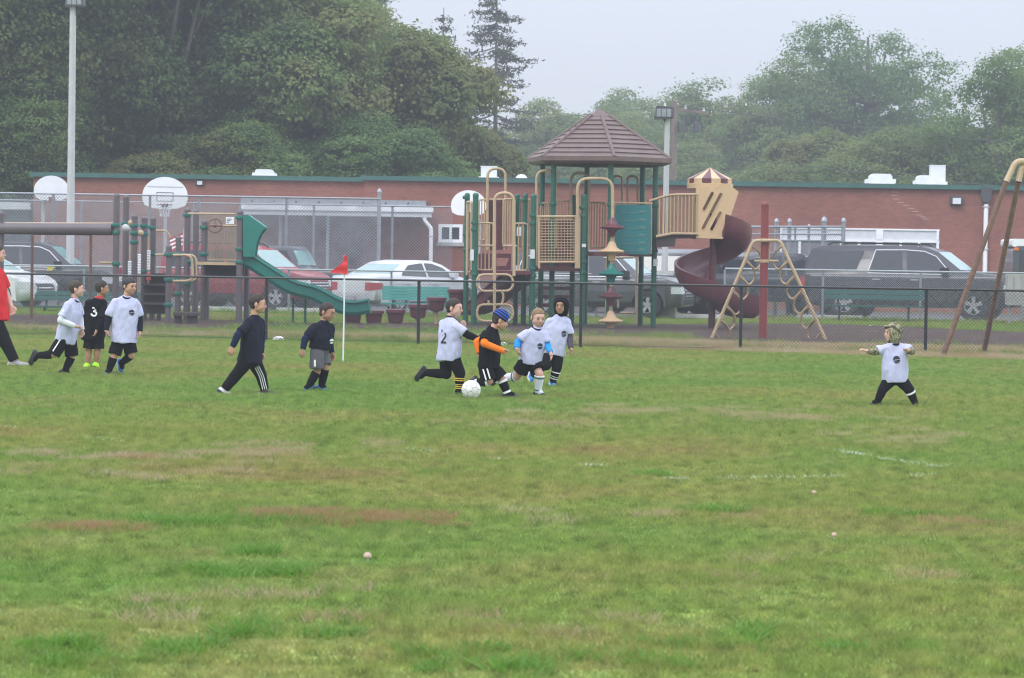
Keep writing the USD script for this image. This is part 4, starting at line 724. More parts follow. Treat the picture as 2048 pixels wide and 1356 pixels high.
# arched hand rails
def arch(pxs, ptop, y, feet, r=.032, rad=.4, y2=None):
    a, b = pxs; y2 = y2 or y; P = [W(a, feet[0], y), W(a, ptop, y), W(b, ptop, y2), W(b, feet[1], y2)]; obj('arch_rail', MB().tube(fillet(P, rad, 8), r, 10), TAN, pv, True)
arch((975, 1011), 337, 67.3, (500, 500)); arch((1073, 1111), 341, 66.2, (530, 495)); arch((1142, 1178), 346, 67.0, (495, 500)); arch((1255, 1275), 352, 67.9, (500, 500), .026, .25); arch((1226, 1244), 352, 68.1, (500, 500), .026, .25)
arch((1155, 1225), 357, 65.5, (536, 440), .036, .25)
# loop climber
yl = 65.15; arch((989, 1028), 386, yl, (652, 552), .036)
for py0, py1 in ((549, 582), (609, 642)):
    a = [W(954, py0, yl), W(1026, py0, yl), W(1026, py1, yl), W(954, py1, yl)]; obj('foot_loop', MB().tube(fillet(a, .19, 7, True), .027, 8, True), TAN, pv, True)
obj('foot_loop', MB().tube(fillet([W(1003, 582, yl), W(1007, 590, yl), W(1006, 602, yl), W(1002, 610, yl)], .1), .026, 8), TAN, pv, True); obj('foot_loop', MB().tube([W(978, 610, yl), W(976, 600, yl)], .026, 8), TAN, pv, True)
# grid panel
yg = 65.5; g0 = [W(1077, 431, yg), W(1157, 431, yg), W(1157, 524, yg), W(1077, 524, yg)]
for (p, q2) in (((1074, 433), (1160, 433)), ((1078, 524), (1157, 524))): obj('grid_frame', MB().tube([W(*p, yg), W(*q2, yg)], .027, 8), TAN, pv, True)
for px in (1078, 1152, 1158): obj('grid_frame', MB().tube([W(px, 431, yg), W(px, 537, yg)], .027, 8), TAN, pv, True)
for py in np.arange(440, 522, 5.6): obj('grid_wire', MB().tube([W(1078, py, yg + .01), W(1156, py, yg + .01)], .009, 5), TAN, pv, True)
for px in np.arange(1084, 1152, 6.4): obj('grid_wire', MB().tube([W(px, 433, yg + .02), W(px, 524, yg + .02)], .008, 5), TAN, pv, True)
# maroon slide at the back left
obj('slide_entry_panel', extr(rounded(pp([(976, 399), (1006, 399), (1006, 500), (976, 500)], 67.5), .04), .07, (0, 67.5, 0)) - extr(rounded(pp([(983, 412), (986, 412), (986, 490), (983, 490)], 67.5), .01), .04, (0, 67.46, 0)) , MAROON, pv, 30)
ent = extr(rounded(pp([(957, 507), (1022, 507), (1022, 540), (957, 540)], 67.0), .03), .1, (0, 67.0, 0)) - extr(pp([(993, 516), (1018, 516), (1012, 532), (993, 532)], 67.0), .3, (0, 67.1, 0)); obj('slide_entry', ent, MAROON, pv, 30)
mcl = fillet([W(1040, 556, 67.4), W(1014, 572, 67.8), W(985, 600, 68.2), W(958, 616, 68.5), W(935, 617, 68.7)], .3, 5); obj('small_slide', sweep(mcl, prof), MAROON, pv, 35)
# teal number panel with printed lines
n4 = opening(1231, 409, 1300, 509, 66.1); tp_ = obj('teal_panel', extr(rounded(sbox(n4[0], n4[2], n4[1], n4[3]), .03), .05, (0, 66.1, 0)), TEAL_PANEL, pv, 30)
FAINT = M('panel_groove', (.10, .22, .19), .6)
for py in (426, 442, 457.5, 473, 488.5, 502): z = W(1260, py, 66.05)[2]; obj('groove_line', MB().bx(n4[0] + .1, n4[1] - .1, 66.044, 66.0475, z, z + .012), FAINT, tp_, False); obj('groove_mark', MB().bx(n4[1] - .26, n4[1] - .12, 66.044, 66.0475, z + .03, z + .06), FAINT, tp_, False)
obj('panel_frame', MB().tube([W(1228, 405, 66.12), W(1305, 407, 66.12)], .022, 8), TAN, pv, True)
for px in (1229, 1302): obj('panel_frame', MB().tube([W(px, 405, 66.12), W(px, 508, 66.12)], .018, 6), TAN, pv, True)
# stickers on posts
for px, py, y, w_, h_ in ((1065, 508, 65.52, .05, .2), (1168, 491, 65.52, .045, .07), (1311, 525, 66.45, .05, .16), (1111, 466, 66.9, .05, .11), (1038, 463, 66.82, .05, .2), (1036, 535, 66.8, .05, .1), (944, 510, 65.33, .04, .24)):
    c = W(px, py, y); obj('sticker', MB().bx(c[0] - w_, c[0] + w_, y - .016, y - .0125, c[2] - h_ / 2, c[2] + h_ / 2), OFFWHITE, pv, False)
# bridge to the turret
yb0, yb1 = 66.2, 67.0; zb = lambda px, py: W(px, py, yb0)[2]; bx_ = lambda px: W(px, 480, yb0)[0]
top_ = [(1312, 473), (1345, 467), (1395, 468)]; P1 = [(bx_(a), zb(a, b)) for a, b in top_]
obj('bridge_deck', extr(Polygon(P1 + [(bx_(1395), zb(1395, 476)), (bx_(1352, ), zb(1352, 477)), (bx_(1350), zb(1350, 493)), (bx_(1313), zb(1313, 494))]), yb1 - yb0 - .08, (0, yb1 - .04, 0)), DECK, pv, False)
for y in (yb0 - .0, yb1):
    obj('bridge_edge', MB().tube([[bx_(a), y, zb(a, b)] for a, b in top_], .032, 8), TAN, pv, True)
    obj('bridge_rail', MB().tube(fillet([[bx_(1297), y, zb(1297, 402)], [bx_(1338), y, zb(1338, 389)], [bx_(1393), y, zb(1393, 389)]], .2), .026, 8), TAN, pv, True)
    for px in np.arange(1318, 1393, 7.4): t = min(1, max(0, (px - 1312) / 33)); zb_ = zb(px, 473 - 6 * t); zt_2 = zb(px, 398 - 9 * min(1, (px - 1312) / 26)); obj('bar', MB().tube([[bx_(px), y, zb_], [bx_(px), y, zt_2]], .016, 6), TAN, pv, True)
# turret and spiral slide
yT = 66.7; sc = 1 / KPX(yT); xc = W(1420, 400, yT)[0]; zr = W(1420, 372, yT)[2]; zc = W(1420, 336, yT)[2]; Rc = 43 * sc
STR = MAROON
for k in range(14):
    a0_, a1_ = (k - .5) * 2 * math.pi / 14, (k + .5) * 2 * math.pi / 14; rows = []
    for t in np.linspace(0, 1, 7):
        r = Rc * (1 - t) ** 1.06; rows.append([(r * (1 + .06 * math.sin(math.pi * u) * (1 - t)), a0_ + (a1_ - a0_) * u, .11 * (t > 0) + (zc - zr - .14) * t) for u in np.linspace(0, 1, 4)])
    rows = [[(r, a, 0.0) for r, a, z in rows[0]]] + [[(r, a, .11) for r, a, z in rows[0]]] + rows[1:]
    V = [[xc + r * math.cos(a), yT + .1 + r * math.sin(a), zr + .05 + z] for row in rows for r, a, z in row]; F = [[i * 4 + j, i * 4 + j + 1, i * 4 + j + 5, i * 4 + j + 4] for i in range(len(rows) - 1) for j in range(3)]
    obj('cap_segment', MB().add(V, F), TAN_PLASTIC if k % 2 else STR, pv, 50)
obj('turret_rim', MB().lathe([(Rc * .9, -.06), (Rc * 1.07, -.06), (Rc * 1.08, .05), (Rc * 1.0, .06), (Rc * .9, .05), (Rc * .9, -.06)], (xc, yT + .1, zr), 28), TAN_PLASTIC, pv, 40)
pan = rounded(pp([(1393, 376), (1467, 376), (1477, 384), (1446, 478), (1391, 476)], yT - .42), .035)
def slot(p0, p1, w): a, b = W(*p0, yT - .42), W(*p1, yT - .42); return LineString([(a[0], a[2]), (b[0], b[2])]).buffer(w)
sl = [slot((1424, 387), (1408, 418), .035), slot((1441, 389), (1406, 456), .035), slot((1440, 426), (1423, 458), .035)]
hol = pan
for s in sl: hol = hol.difference(s)
obj('turret_panel', extr(hol, .06, (0, yT - .42, 0)), TAN_PLASTIC, pv, 30)
for s in sl: obj('slot_lip', extr(s.buffer(.022).difference(s), .075, (0, yT - .4125, 0)), TAN_PLASTIC, pv, 30)
obj('turret_panel', extr(pan, .06, (0, yT + .62, 0)), TAN_PLASTIC, pv, 30); obj('turret_wall', extr(rounded(pp([(1390, 376), (1398, 376), (1396, 476), (1390, 476)], yT), .02), .9, (0, yT + .54, 0)), TAN_PLASTIC, pv, 30)
for k in (1385, 1390): obj('turret_post', MB().tube([W(k, 389, yT - .4), W(k, 478, yT - .4)], .026, 8), TAN, pv, True)
xp = W(1426, 540, yT)[0]; yp = yT + .1
obj('slide_pole', MB().tube([[xp, yp, 0], [xp, yp, 2.6]], .08, 14), MAROON, pv, True)
hel, z0h, z1h = [], 2.22, .52
for t in np.linspace(0, 1, 60):
    a = math.radians(-75 + 395 * t); hel.append((a, z0h + (z1h - z0h) * t))
sp_prof = [(.07, .02), (.07, .12), (.11, .13), (.16, .02), (.28, -.05), (.52, -.05), (.66, .03), (.76, .16), (.80, .36), (.86, .36), (.85, .14), (.76, -.04), (.62, -.13), (.24, -.13), (.12, -.06)]
V = np.array([[[xp + r * math.cos(a), yp + r * math.sin(a), z + h] for r, h in sp_prof] for a, z in hel]); V[:, :, 1] = V[:, :, 1]
last = V[-1]; tang = unit(np.array([-math.sin(hel[-1][0]), math.cos(hel[-1][0]), 0])); tang = unit(tang + np.array([1.6, -.1, 0]))
V = np.concatenate([V, (last + tang * .2 - [0, 0, .06])[None], (last + tang * .45 - [0, 0, .1])[None]]); n, m = V.shape[:2]
i, j = np.meshgrid(np.arange(n - 1), np.arange(m), indexing='ij'); F = np.stack([i * m + j, (i + 1) * m + j, (i + 1) * m + (j + 1) % m, i * m + (j + 1) % m], -1).reshape(-1, 4)
tri = np.array(m3tri([np.array(sp_prof[::-1], float)])); tri = len(sp_prof) - 1 - tri; sm = trimesh.Trimesh(V.reshape(-1, 3), np.vstack([F[:, [0, 1, 2]], F[:, [0, 2, 3]], tri, tri[:, ::-1] + (n - 1) * m]), process=False); trimesh.repair.fix_normals(sm)
obj('spiral_slide', sm, MAROON, pv, 40)
obj('slide_leg', MB().tube([[xp + .45, yp - .75, 0], [xp + .45, yp - .75, .42]], .03, 8), DARK_METAL, pv, True)
# pod climber
xpd, ypd = W(1223, 540, 65.3)[0], 65.3
pc = thing('pod_climber', 'pole of five stacked disc steps in maroon, tan and green', 'climbing pole', (xpd, ypd, 0))
for k, (py, mt_) in enumerate(((455, MAROON), (502.5, TAN_PLASTIC), (547.5, SLIDE_GREEN), (593, MAROON), (642, TAN_PLASTIC))):
    z = W(1223, py, ypd)[2]; lo = -.2 if k < 4 else -max(.1, z - .005); obj('disc_step', MB().lathe([(0, lo), (.075, lo), (.085, lo * .5), (.12, -.05), (.2, -.035), (.262, -.02), (.272, .005), (.255, .025), (.18, .04), (.115, .085), (.085, .16), (.06, .215), (0, .22)], (0, 0, z), 24), mt_, pc, 45)
obj('pole', MB().tube([[0, 0, 0], [0, 0, W(1223, 440, ypd)[2]]], .04, 10), TAN, pc, True)
# thin tan frames behind
tf = thing('low_bar_frame', 'thin tan bar frame standing behind the disc steps', 'bar frame', (0, 0, 0))
for px, pt, pb in ((1267, 515, 650), (1207, 515, 648)): g = G(px, pb); obj('leg', MB().tube([[g[0], 70.0, 0], [g[0], 70.0, W(px, pt, 70)[2]]], .03, 8), TAN, tf, True)
for p, q2 in (((1240, 626), (1267, 626)), ((1207, 516), (1267, 515)), ((1236, 600), (1236, 615))): obj('bar', MB().tube([W(*p, 70.0), W(*q2, 70.0)], .024, 8), TAN, tf, True)

# ---------------------------------------------------------------- stepping pods, rung arch, swing frame, benches
pods = ((706, 620, 'the leftmost and low, next to the corner flag'), (748, 620, 'low, second from the left'), (791.5, 618, 'low, third from the left'), (836, 608, 'fourth, half hidden by a black fence post'), (873, 594, 'fifth and taller, behind the boy with the number'), (914, 578, 'the tallest, beside the green posts'))
for k, (px, pt, lab) in enumerate(pods):
    y = 66.2 + .05 * k; c = W(px, pt, y); t = thing('stepping_pod', 'maroon round stepping pod, ' + lab, 'stepping pod', (c[0], y, 0), 0, 'maroon stepping pods in a rising row'); z = c[2]
    body = MB().lathe([(.0, z), (.17, z), (.215, z - .01), (.22, z - .035), (.215, z - .085), (.18, z - .095), (.165, z - .2), (.14, z - .3), (.05, z - .33), (0, z - .33)], sides=22); obj('seat', body, MAROON, t, 35)
    for a in np.arange(8) * math.pi / 4: obj('rib', MB().bar([.172 * math.cos(a), .172 * math.sin(a), z - .1], [.14 * math.cos(a), .14 * math.sin(a), z - .3], .03, .03), MAROON, t, False)
    obj('post', MB().tube([[0, 0, 0], [0, 0, z - .3]], .04, 8), TAN if k > 2 else MAROON, t, True)
yA = 58.6; ra = thing('rung_arch_climber', 'tan arch climber with looped rungs around a tall faded red post', 'climbing frame', (0, 0, 0))
rp0 = W(1527, 600, yA); obj('red_post', capped(rp0[0], yA, 0, W(1531, 405, yA)[2], .078), RED_POST, ra, 40)
for dy in (-.1,):
    AP = [W(1422, 677, yA + dy) * [1, 1, 0], W(1507, 481, yA + dy), W(1560, 481, yA + dy), W(1653, 674, yA + dy) * [1, 1, 0]]; obj('arch_tube', MB().tube(fillet(AP, .09, 6), .034, 10), TAN, ra, True)
obj('collar', MB().lathe([(.0, -.04), (.095, -.04), (.095, .04), (0, .04)], W(1531, 481, yA), 14), TAN, ra, 40); obj('collar', MB().lathe([(.0, -.03), (.09, -.03), (.09, .03), (0, .03)], W(1529, 522, yA), 14), TAN, ra, 40)
obj('cross_bar', MB().tube([W(1509, 522, yA), W(1557, 522, yA)], .022, 8), TAN, ra, True)
for px in (1522, 1538): obj('spacer', MB().tube([W(px, 481, yA), W(px, 522, yA)], .016, 6), TAN, ra, True)
for side, (top, bot, ins) in enumerate((((1506, 484), (1424, 672), 1), ((1562, 484), (1650, 669), -1))):
    for t in (.04, .20, .36, .52, .68, .82):
        a = np.array(top) + (np.array(bot) - top) * t; b = np.array(top) + (np.array(bot) - top) * (t + .14); ex = 19 * ins
        P = [W(a[0], a[1], yA - .1), W(a[0] + ex * .95, a[1] + 14, yA + .1), W(a[0] + ex * 1.1, a[1] + 36, yA + .28), W(a[0] + ex * .45, a[1] + 50, yA + .22), W(b[0], b[1], yA - .06)]
        obj('loop_rung', MB().tube(fillet(P, .14, 6), .021, 7), TAN, ra, True)
sf = thing('swing_frame', 'tall swing frame with rusty slanting legs and tan bent top at the right edge', 'swing frame', (0, 0, 0)); g1, g2 = G(1884, 716), G(1966, 712); yS = g1[1]
def leg(a, b, mid, el, r=.045):
    obj('leg', MB().tube([a, mid], r, 10), RUST, sf, True); obj('elbow', MB().tube(fillet([mid, el, b], .4, 8), r * 1.12, 10), TAN, sf, True)
zt_ = W(2048, 322, yS)[2]; tp = np.array([W(2062, 318, yS)[0], yS + .2, zt_])
leg(g1, tp + [0, 0, 0], W(2012, 364, yS + .1), W(2032, 322, yS + .2)); leg(g2, tp + [.15, .02, .0], W(2037, 364, yS + .2), W(2045, 326, yS + .25))
obj('top_beam', MB().tube([tp, tp + [3.2, .3, 0]], .05, 10), RUST, sf, True)
for dx in (3.0, 3.35): obj('leg', MB().tube([tp + [dx, .3, 0], [tp[0] + dx + (.9 if dx > 3.1 else .25), yS + .3, 0]], .045, 10), RUST, sf, True)
def bench(name, label, px0, px1, pbt, pbb, psy, y, mat, nslat, legs, seatmat=None, rz=0.0, lean=.16):
    a, b = W(px0, pbt, y), W(px1, pbt, y); c = (a + b) / 2; t = thing(name, label, 'bench', (c[0], y, 0), rz); L = (b[0] - a[0]) / 2; zt, zb_ = a[2] * .5 + b[2] * .5, W((px0 + px1) / 2, pbb, y)[2]; zs = W((px0 + px1) / 2, psy, y)[2]; h = (zt - zb_) / nslat
    for k in range(nslat):
        z = zb_ + h * k; u = (z - zb_) / max(zt - zb_, .01); obj('back_slat', MB().bar([-L, lean * u + .0, z + h / 2], [L, lean * u + .0, z + h / 2], .035, h * .86, (0, .2, 1)), mat, t, False)
    for k in range(3): obj('seat_slat', MB().bx(-L, L, -.42 + .14 * k, -.42 + .125 + .14 * k, zs - .04, zs), seatmat or mat, t, False)
    for px in legs:
        x = W(px, 600, y)[0] - c[0]; obj('leg', MB().tube([[x, -.25, 0], [x, -.25, zs - .04]], .03, 8).tube([[x, -.25, zs - .06], [x, .03, zs - .06]], .022, 6), DARK_METAL, t, True); obj('back_support', MB().bar([x, .03, zs - .07], [x, lean + .04, zt], .05, .03, (0, 1, 0)), DARK_METAL, t, False)
    return t
bench('bench', 'light teal slatted bench in front of the white sedan', 764, 899, 573, 601, 606, 76.6, BENCH_TEAL, 5, (786, 872))
bench('bench', 'dark green plank bench at the left, behind the three boys', 72, 300, 583, 602, 613, 76.0, BENCH_GREEN, 2, (92, 274))
bench('bench', 'dark green plank bench before the long charcoal vehicle', 1650, 1851, 580, 600, 611, 80.3, BENCH_GREEN, 2, (1677, 1815))
bx2 = opening(2016, 548, 2060, 611, 79.5); cab = thing('utility_box', 'pale grey metal box on a post at the right edge', 'metal box', ((bx2[0] + bx2[1]) / 2, 79.5, 0)); w_ = (bx2[1] - bx2[0]) / 2
obj('box', extr(rounded(sbox(-w_, bx2[2], w_, bx2[3]), .02), .4, (0, .4, 0)), OFFWHITE if False else M('weathered_grey_panel', (.30, .29, .28), .7, var=.2), cab, 30)
for k in (-.5, .15): obj('panel_rib', MB().bx(w_ * k, w_ * k + .03, -.015, -.001, bx2[2] + .04, bx2[3] - .04), GALV, cab, False)
for k in (-.7, .7): obj('leg', MB().tube([[w_ * k, .2, 0], [w_ * k, .2, bx2[2]]], .03, 8), GALV, cab, True)
# corner flag
g = G(686, 725); cf = thing('corner_flag', 'red corner flag on a thin white pole', 'corner flag', g); K = KPX(g[1]); hf = 215 / K
obj('pole', MB().tube([[0, 0, 0], [.005, 0, hf * .55], [0, 0, hf]], .0115, 8), OFFWHITE, cf, True)
fp = np.array([(.0, hf - .0), (.035, hf - .01), (.05, hf - .2), (.035, hf - .285), (-.02, hf - .265), (-.205, hf - .255), (-.19, hf - .235), (-.05, hf - .135), (-.02, hf - .09)])
fl = extr(Polygon(fp), .012, (0, .0, 0)).refine_to_length(.02).to_mesh(); v = np.array(fl.vert_properties[:, :3]); v[:, 1] += .02 * np.sin(v[:, 0] * 30) + .01 * np.sin(v[:, 2] * 40) - .02
obj('flag', trimesh.Trimesh(v, fl.tri_verts, process=False), M('bright_red_nylon', (.62, .03, .035), .55, var=.05), cf, 60)
# ---------------------------------------------------------------- parked vehicles
CAR_GLASS = M('tinted_car_glass', (0.03, 0.034, 0.038), 0.08, var=0.15, spec=0.8)
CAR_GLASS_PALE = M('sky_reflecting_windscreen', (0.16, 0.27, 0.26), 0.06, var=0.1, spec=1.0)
TYRE = M('tyre_rubber', (0.018, 0.018, 0.019), 0.85); RIM = M('alloy_wheel', (0.36, 0.36, 0.37), 0.4, 0.4); CHROME = M('chrome_trim', (0.68, 0.69, 0.7), 0.15, 0.8)
BLACK_TRIM = M('black_plastic_trim', (0.016, 0.016, 0.017), 0.6); RED_LENS = M('red_lamp_lens', (0.38, 0.025, 0.03), 0.2); CLEAR_LENS = M('clear_lamp_lens', (0.5, 0.52, 0.54), 0.12, spec=0.8); PLATE = M('dull_plate', (.33, .32, .34), .6)
def paint(name, col): return M(name, col, 0.3, 0.0, var=0.08, spec=0.5, coat=0.35, bump=0.05, bscale=150)
PROFILES = {  # side outline (x forward, z up), shoulders; windows; windscreen and rear window as (x, z) pairs
 'sedan': dict(L=4.75, W=1.80, H=1.45, out=[(-2.30, .30), (-2.37, .55), (-2.36, .88), (-2.2, 1.0), (-1.62, 1.04), (-.95, 1.38), (-.4, 1.45), (.15, 1.44), (.6, 1.33), (1.2, 1.0), (1.75, .92), (2.2, .76), (2.37, .55), (2.33, .28), (1.9, .2), (-1.9, .2)],
               win=[[(-1.28, 1.03), (-.82, 1.31), (-.22, 1.37), (-.2, 1.0)], [(-.13, 1.0), (-.14, 1.37), (.18, 1.36), (.58, 1.25), (.98, .99)]], ws=[(.56, 1.345), (1.2, 1.0)], rw=[(-1.6, 1.05), (-1.0, 1.36)], wheels=(1.42, -1.38), rw_=.33, shoulder=.92, roofw=.60),
 'suv': dict(L=4.8, W=1.92, H=1.80, out=[(-2.30, .38), (-2.38, .6), (-2.36, 1.08), (-2.18, 1.66), (-1.9, 1.77), (-.8, 1.80), (.2, 1.78), (.58, 1.68), (1.2, 1.16), (1.9, 1.07), (2.28, .95), (2.38, .62), (2.32, .36), (1.9, .3), (-1.9, .3)],
               win=[[(-2.1, 1.14), (-1.98, 1.58), (-1.2, 1.64), (-1.18, 1.13)], [(-1.1, 1.13), (-1.12, 1.64), (-.3, 1.65), (-.24, 1.12)], [(-.16, 1.12), (-.2, 1.65), (.3, 1.63), (.56, 1.52), (.96, 1.12)]], ws=[(.55, 1.70), (1.2, 1.17)], rw=[(-2.36, 1.1), (-2.2, 1.62)], wheels=(1.45, -1.4), rw_=.37, shoulder=1.05, roofw=.70),
 'long_suv': dict(L=5.6, W=2.0, H=1.89, out=[(-2.74, .42), (-2.8, .7), (-2.76, 1.15), (-2.5, 1.76), (-2.2, 1.86), (-.9, 1.89), (.3, 1.86), (.75, 1.74), (1.4, 1.25), (2.2, 1.16), (2.66, 1.06), (2.8, .72), (2.74, .4), (2.3, .32), (-2.3, .32)],
               win=[[(-2.5, 1.22), (-2.32, 1.70), (-1.12, 1.74), (-1.32, 1.21)], [(-.98, 1.2), (-.82, 1.74), (-.15, 1.75), (-.1, 1.19)], [(.0, 1.19), (-.03, 1.75), (.42, 1.72), (.72, 1.6), (1.1, 1.19)]], ws=[(.72, 1.77), (1.4, 1.26)], rw=[(-2.75, 1.2), (-2.52, 1.72)], wheels=(1.72, -1.6), rw_=.40, shoulder=1.12, roofw=.76),
 'jeep': dict(L=4.3, W=1.82, H=1.82, out=[(-2.05, .5), (-2.1, .7), (-2.08, 1.1), (-1.98, 1.76), (-1.8, 1.82), (.2, 1.80), (.32, 1.74), (.62, 1.2), (.7, 1.13), (1.75, 1.06), (1.9, .98), (1.92, .6), (1.8, .45), (-1.9, .45)],
               win=[[(-1.92, 1.17), (-1.85, 1.66), (-1.0, 1.68), (-.98, 1.16)], [(-.85, 1.16), (-.87, 1.68), (-.18, 1.68), (-.15, 1.15)], [(-.05, 1.15), (-.08, 1.68), (.16, 1.67), (.42, 1.2), (.4, 1.15)]], ws=[(.33, 1.73), (.62, 1.2)], rw=[(-2.07, 1.2), (-2.0, 1.7)], wheels=(1.25, -1.3), rw_=.41, shoulder=1.08, roofw=.76),
 'pickup': dict(L=5.6, W=1.98, H=1.86, out=[(-2.76, .5), (-2.8, .7), (-2.78, 1.16), (-2.74, 1.2), (-1.0, 1.2), (-.96, 1.7), (-.8, 1.8), (.2, 1.86), (.6, 1.8), (.85, 1.7), (1.4, 1.25), (2.3, 1.15), (2.7, 1.05), (2.8, .7), (2.74, .42), (-2.4, .42)],
               win=[[(-.85, 1.22), (-.82, 1.66), (-.1, 1.74), (-.06, 1.21)], [(.03, 1.21), (0, 1.74), (.5, 1.71), (.78, 1.58), (1.1, 1.21)]], ws=[(.82, 1.72), (1.38, 1.27)], rw=[(-1.01, 1.24), (-.97, 1.66)], wheels=(1.75, -1.75), rw_=.40, shoulder=1.1, roofw=.74)}
def scale_about(m, s, c): return m.translate([-c[0], -c[1], -c[2]]).scale(s).translate(list(c))
def car(name, label, kind, loc, heading, mat, cat='car', sx=1.0, glass=None, ws_glass=None, chrome_line=False, group=None, plate=False, rack=False, size=1.0, cladding=False, handles=True):
    P = PROFILES[kind]; L, Wd, H = P['L'], P['W'], P['H']; hw = Wd / 2; glass = glass or CAR_GLASS; ws_glass = ws_glass or CAR_GLASS_PALE
    side = rounded(Polygon(P['out']), .07); sh = P['shoulder']; zb = min(z for _, z in P['out'])
    body = extr(side, Wd + .2, (0, hw + .1, 0))
    fr = Polygon([(-hw * .92, zb - .05), (-hw * .985, zb + .15), (-hw, zb + .42), (-hw * .97, sh - .04), (-hw * .93, sh + .02), (-P['roofw'], H - .03), (-P['roofw'] * .8, H + .03), (P['roofw'] * .8, H + .03), (P['roofw'], H - .03), (hw * .93, sh + .02), (hw * .97, sh - .04), (hw, zb + .42), (hw * .985, zb + .15), (hw * .92, zb - .05)])
    body = body ^ extr(rounded(fr, .035), L + .4, (-L / 2 - .2, 0, 0), (0, 1, 0), (0, 0, 1))
    pl = Polygon([(-L / 2, -hw * .78), (-L / 2 + .25, -hw * .97), (-L / 4, -hw), (L / 4, -hw), (L / 2 - .45, -hw * .95), (L / 2 - .06, -hw * .72), (L / 2, 0), (L / 2 - .06, hw * .72), (L / 2 - .45, hw * .95), (L / 4, hw), (-L / 4, hw), (-L / 2 + .25, hw * .97), (-L / 2, hw * .78), (-L / 2 - .02, 0)])
    body = body ^ extr(rounded(pl, .1), H + 1, (0, 0, -.2), (1, 0, 0), (0, 1, 0))
    if kind == 'pickup': body = body - extr(sbox(-2.68, .75, -1.08, 1.6), Wd - .2, (0, hw - .1, 0))
    r = P['rw_']; full = body
    for x in P['wheels']:
        for s in (1, -1): body = body - Manifold.cylinder(.34, r + .06, r + .06, 28).rotate([90, 0, 0]).translate([x, s * hw + (.14 if s > 0 else .2), r])
    # body side crease and door seams cut in
    seams = sorted({w[0][0] - .04 for w in P['win'][1:]} | {P['win'][-1][-1][0] + .06, P['win'][0][0][0] + .06})
    shell = scale_about(full, [.992, .985, .99], (0, 0, .8))
    cut = Manifold()
    for x in seams: cut = cut + extr(sbox(x - .006, zb + .12, x + .006, sh + .0), Wd + .4, (0, hw + .2, 0))
    cut = cut + extr(sbox(-L / 2 + .45, sh - .14, L / 2 - .4, sh - .125), Wd + .4, (0, hw + .2, 0))
    body = body - (cut - shell)
    t = thing(name, label, cat, loc, heading, group)
    if size != 1.0: UsdGeom.Xformable(t).AddScaleOp().Set(Gf.Vec3f(size, size, size))
    obj('body', body, mat, t, 28)
    c0 = (0, 0, .8); outer = scale_about(full, [1.0015, 1.006, 1.003], c0)
    def patch(poly, y0=None, y1=None): return outer ^ extr(poly, (y1 - y0) if y0 is not None else Wd + .4, (0, y1 if y0 is not None else hw + .2, 0))
    for w in P['win']:
        wp = rounded(Polygon(w), .03)
        for s in (1, -1): g_ = patch(wp, .2, hw + .2) if s > 0 else patch(wp, -hw - .2, -.2); obj('side_window', g_, glass, t, 20)
        if chrome_line:
            pass
    if chrome_line:
        u = Polygon([p for w in (P['win'][1:] if chrome_line == 'front' else P['win']) for p in w]).convex_hull; ring = u.buffer(.030).difference(u.buffer(.012)); ring = ring if ring.geom_type == 'Polygon' else max(ring.geoms, key=lambda a: a.area)
        o2 = scale_about(full, [1.001, 1.004, 1.002], c0); obj('window_trim', o2 ^ extr(ring, Wd + .4, (0, hw + .2, 0)), CHROME, t, 20)
    for nm, (p, q_), gm in (('windscreen', P['ws'], ws_glass), ('rear_window', P['rw'], ws_glass if kind == 'sedan' else glass)):
        p, q_ = np.array(p), np.array(q_); d = unit(q_ - p); a, b = p + d * .06, q_ - d * .05; nrm = np.array([-d[1], d[0]]) * .045
        strip = Polygon([a - nrm, b - nrm, b + nrm, a + nrm]); wy = P['roofw'] - .05
        zz0 = extr(Polygon([(-wy - .16, min(a[1], b[1]) - .1), (-wy + .02, max(a[1], b[1]) + .1), (wy - .02, max(a[1], b[1]) + .1), (wy + .16, min(a[1], b[1]) - .1)]), L + 1, (-L / 2 - .5, 0, 0), (0, 1, 0), (0, 0, 1))
        obj(nm, (scale_about(full, [1.003, 1.0, 1.004], c0) ^ extr(strip, Wd, (0, hw, 0))) ^ zz0, gm, t, 20)
    # lamps, bumpers, grille
    xf, xr = L / 2, -L / 2; zl = sh - .22; o3 = scale_about(full, [1.004, 1.005, 1.004], c0)
    def box3(x0, x1, y0, y1, z0, z1): return Manifold.cube([x1 - x0, y1 - y0, z1 - z0]).translate([x0, y0, z0])
    tall = kind != 'sedan'
    for s in (1, -1):
        ya, yb = (hw * .56, hw + .1) if s > 0 else (-hw - .1, -hw * .56)
        obj('headlight', o3 ^ box3(xf - (.42 if not tall else .34), xf + .1, ya, yb, zl - .16, zl + .02), CLEAR_LENS, t, 20)
        if kind == 'sedan': tl = o3 ^ extr(Polygon([(xr - .1, zl - .1), (xr + .34, zl - .02), (xr + .28, zl + .12), (xr - .1, zl + .14)]), .5, (0, (hw + .1) if s > 0 else (-hw * .62 if False else -hw + .4), 0))
        else: tl = o3 ^ box3(xr - .1, xr + .16, ya * 1.0 if s < 0 else hw * .78, yb if s > 0 else -hw * .78, zl - .3, zl + .16)
        obj('tail_light', tl, RED_LENS, t, 20)
        a_ = P['win'][-1][-1]; x = a_[0] - .12; m = extr(rounded(sbox(-.1, -.075, .1, .085), .035), .2, (x, (hw + .06 if s > 0 else -hw + .14), sh + .06 if False else a_[1] + .06)); obj('mirror', m, BLACK_TRIM if tall else mat, t, 30)
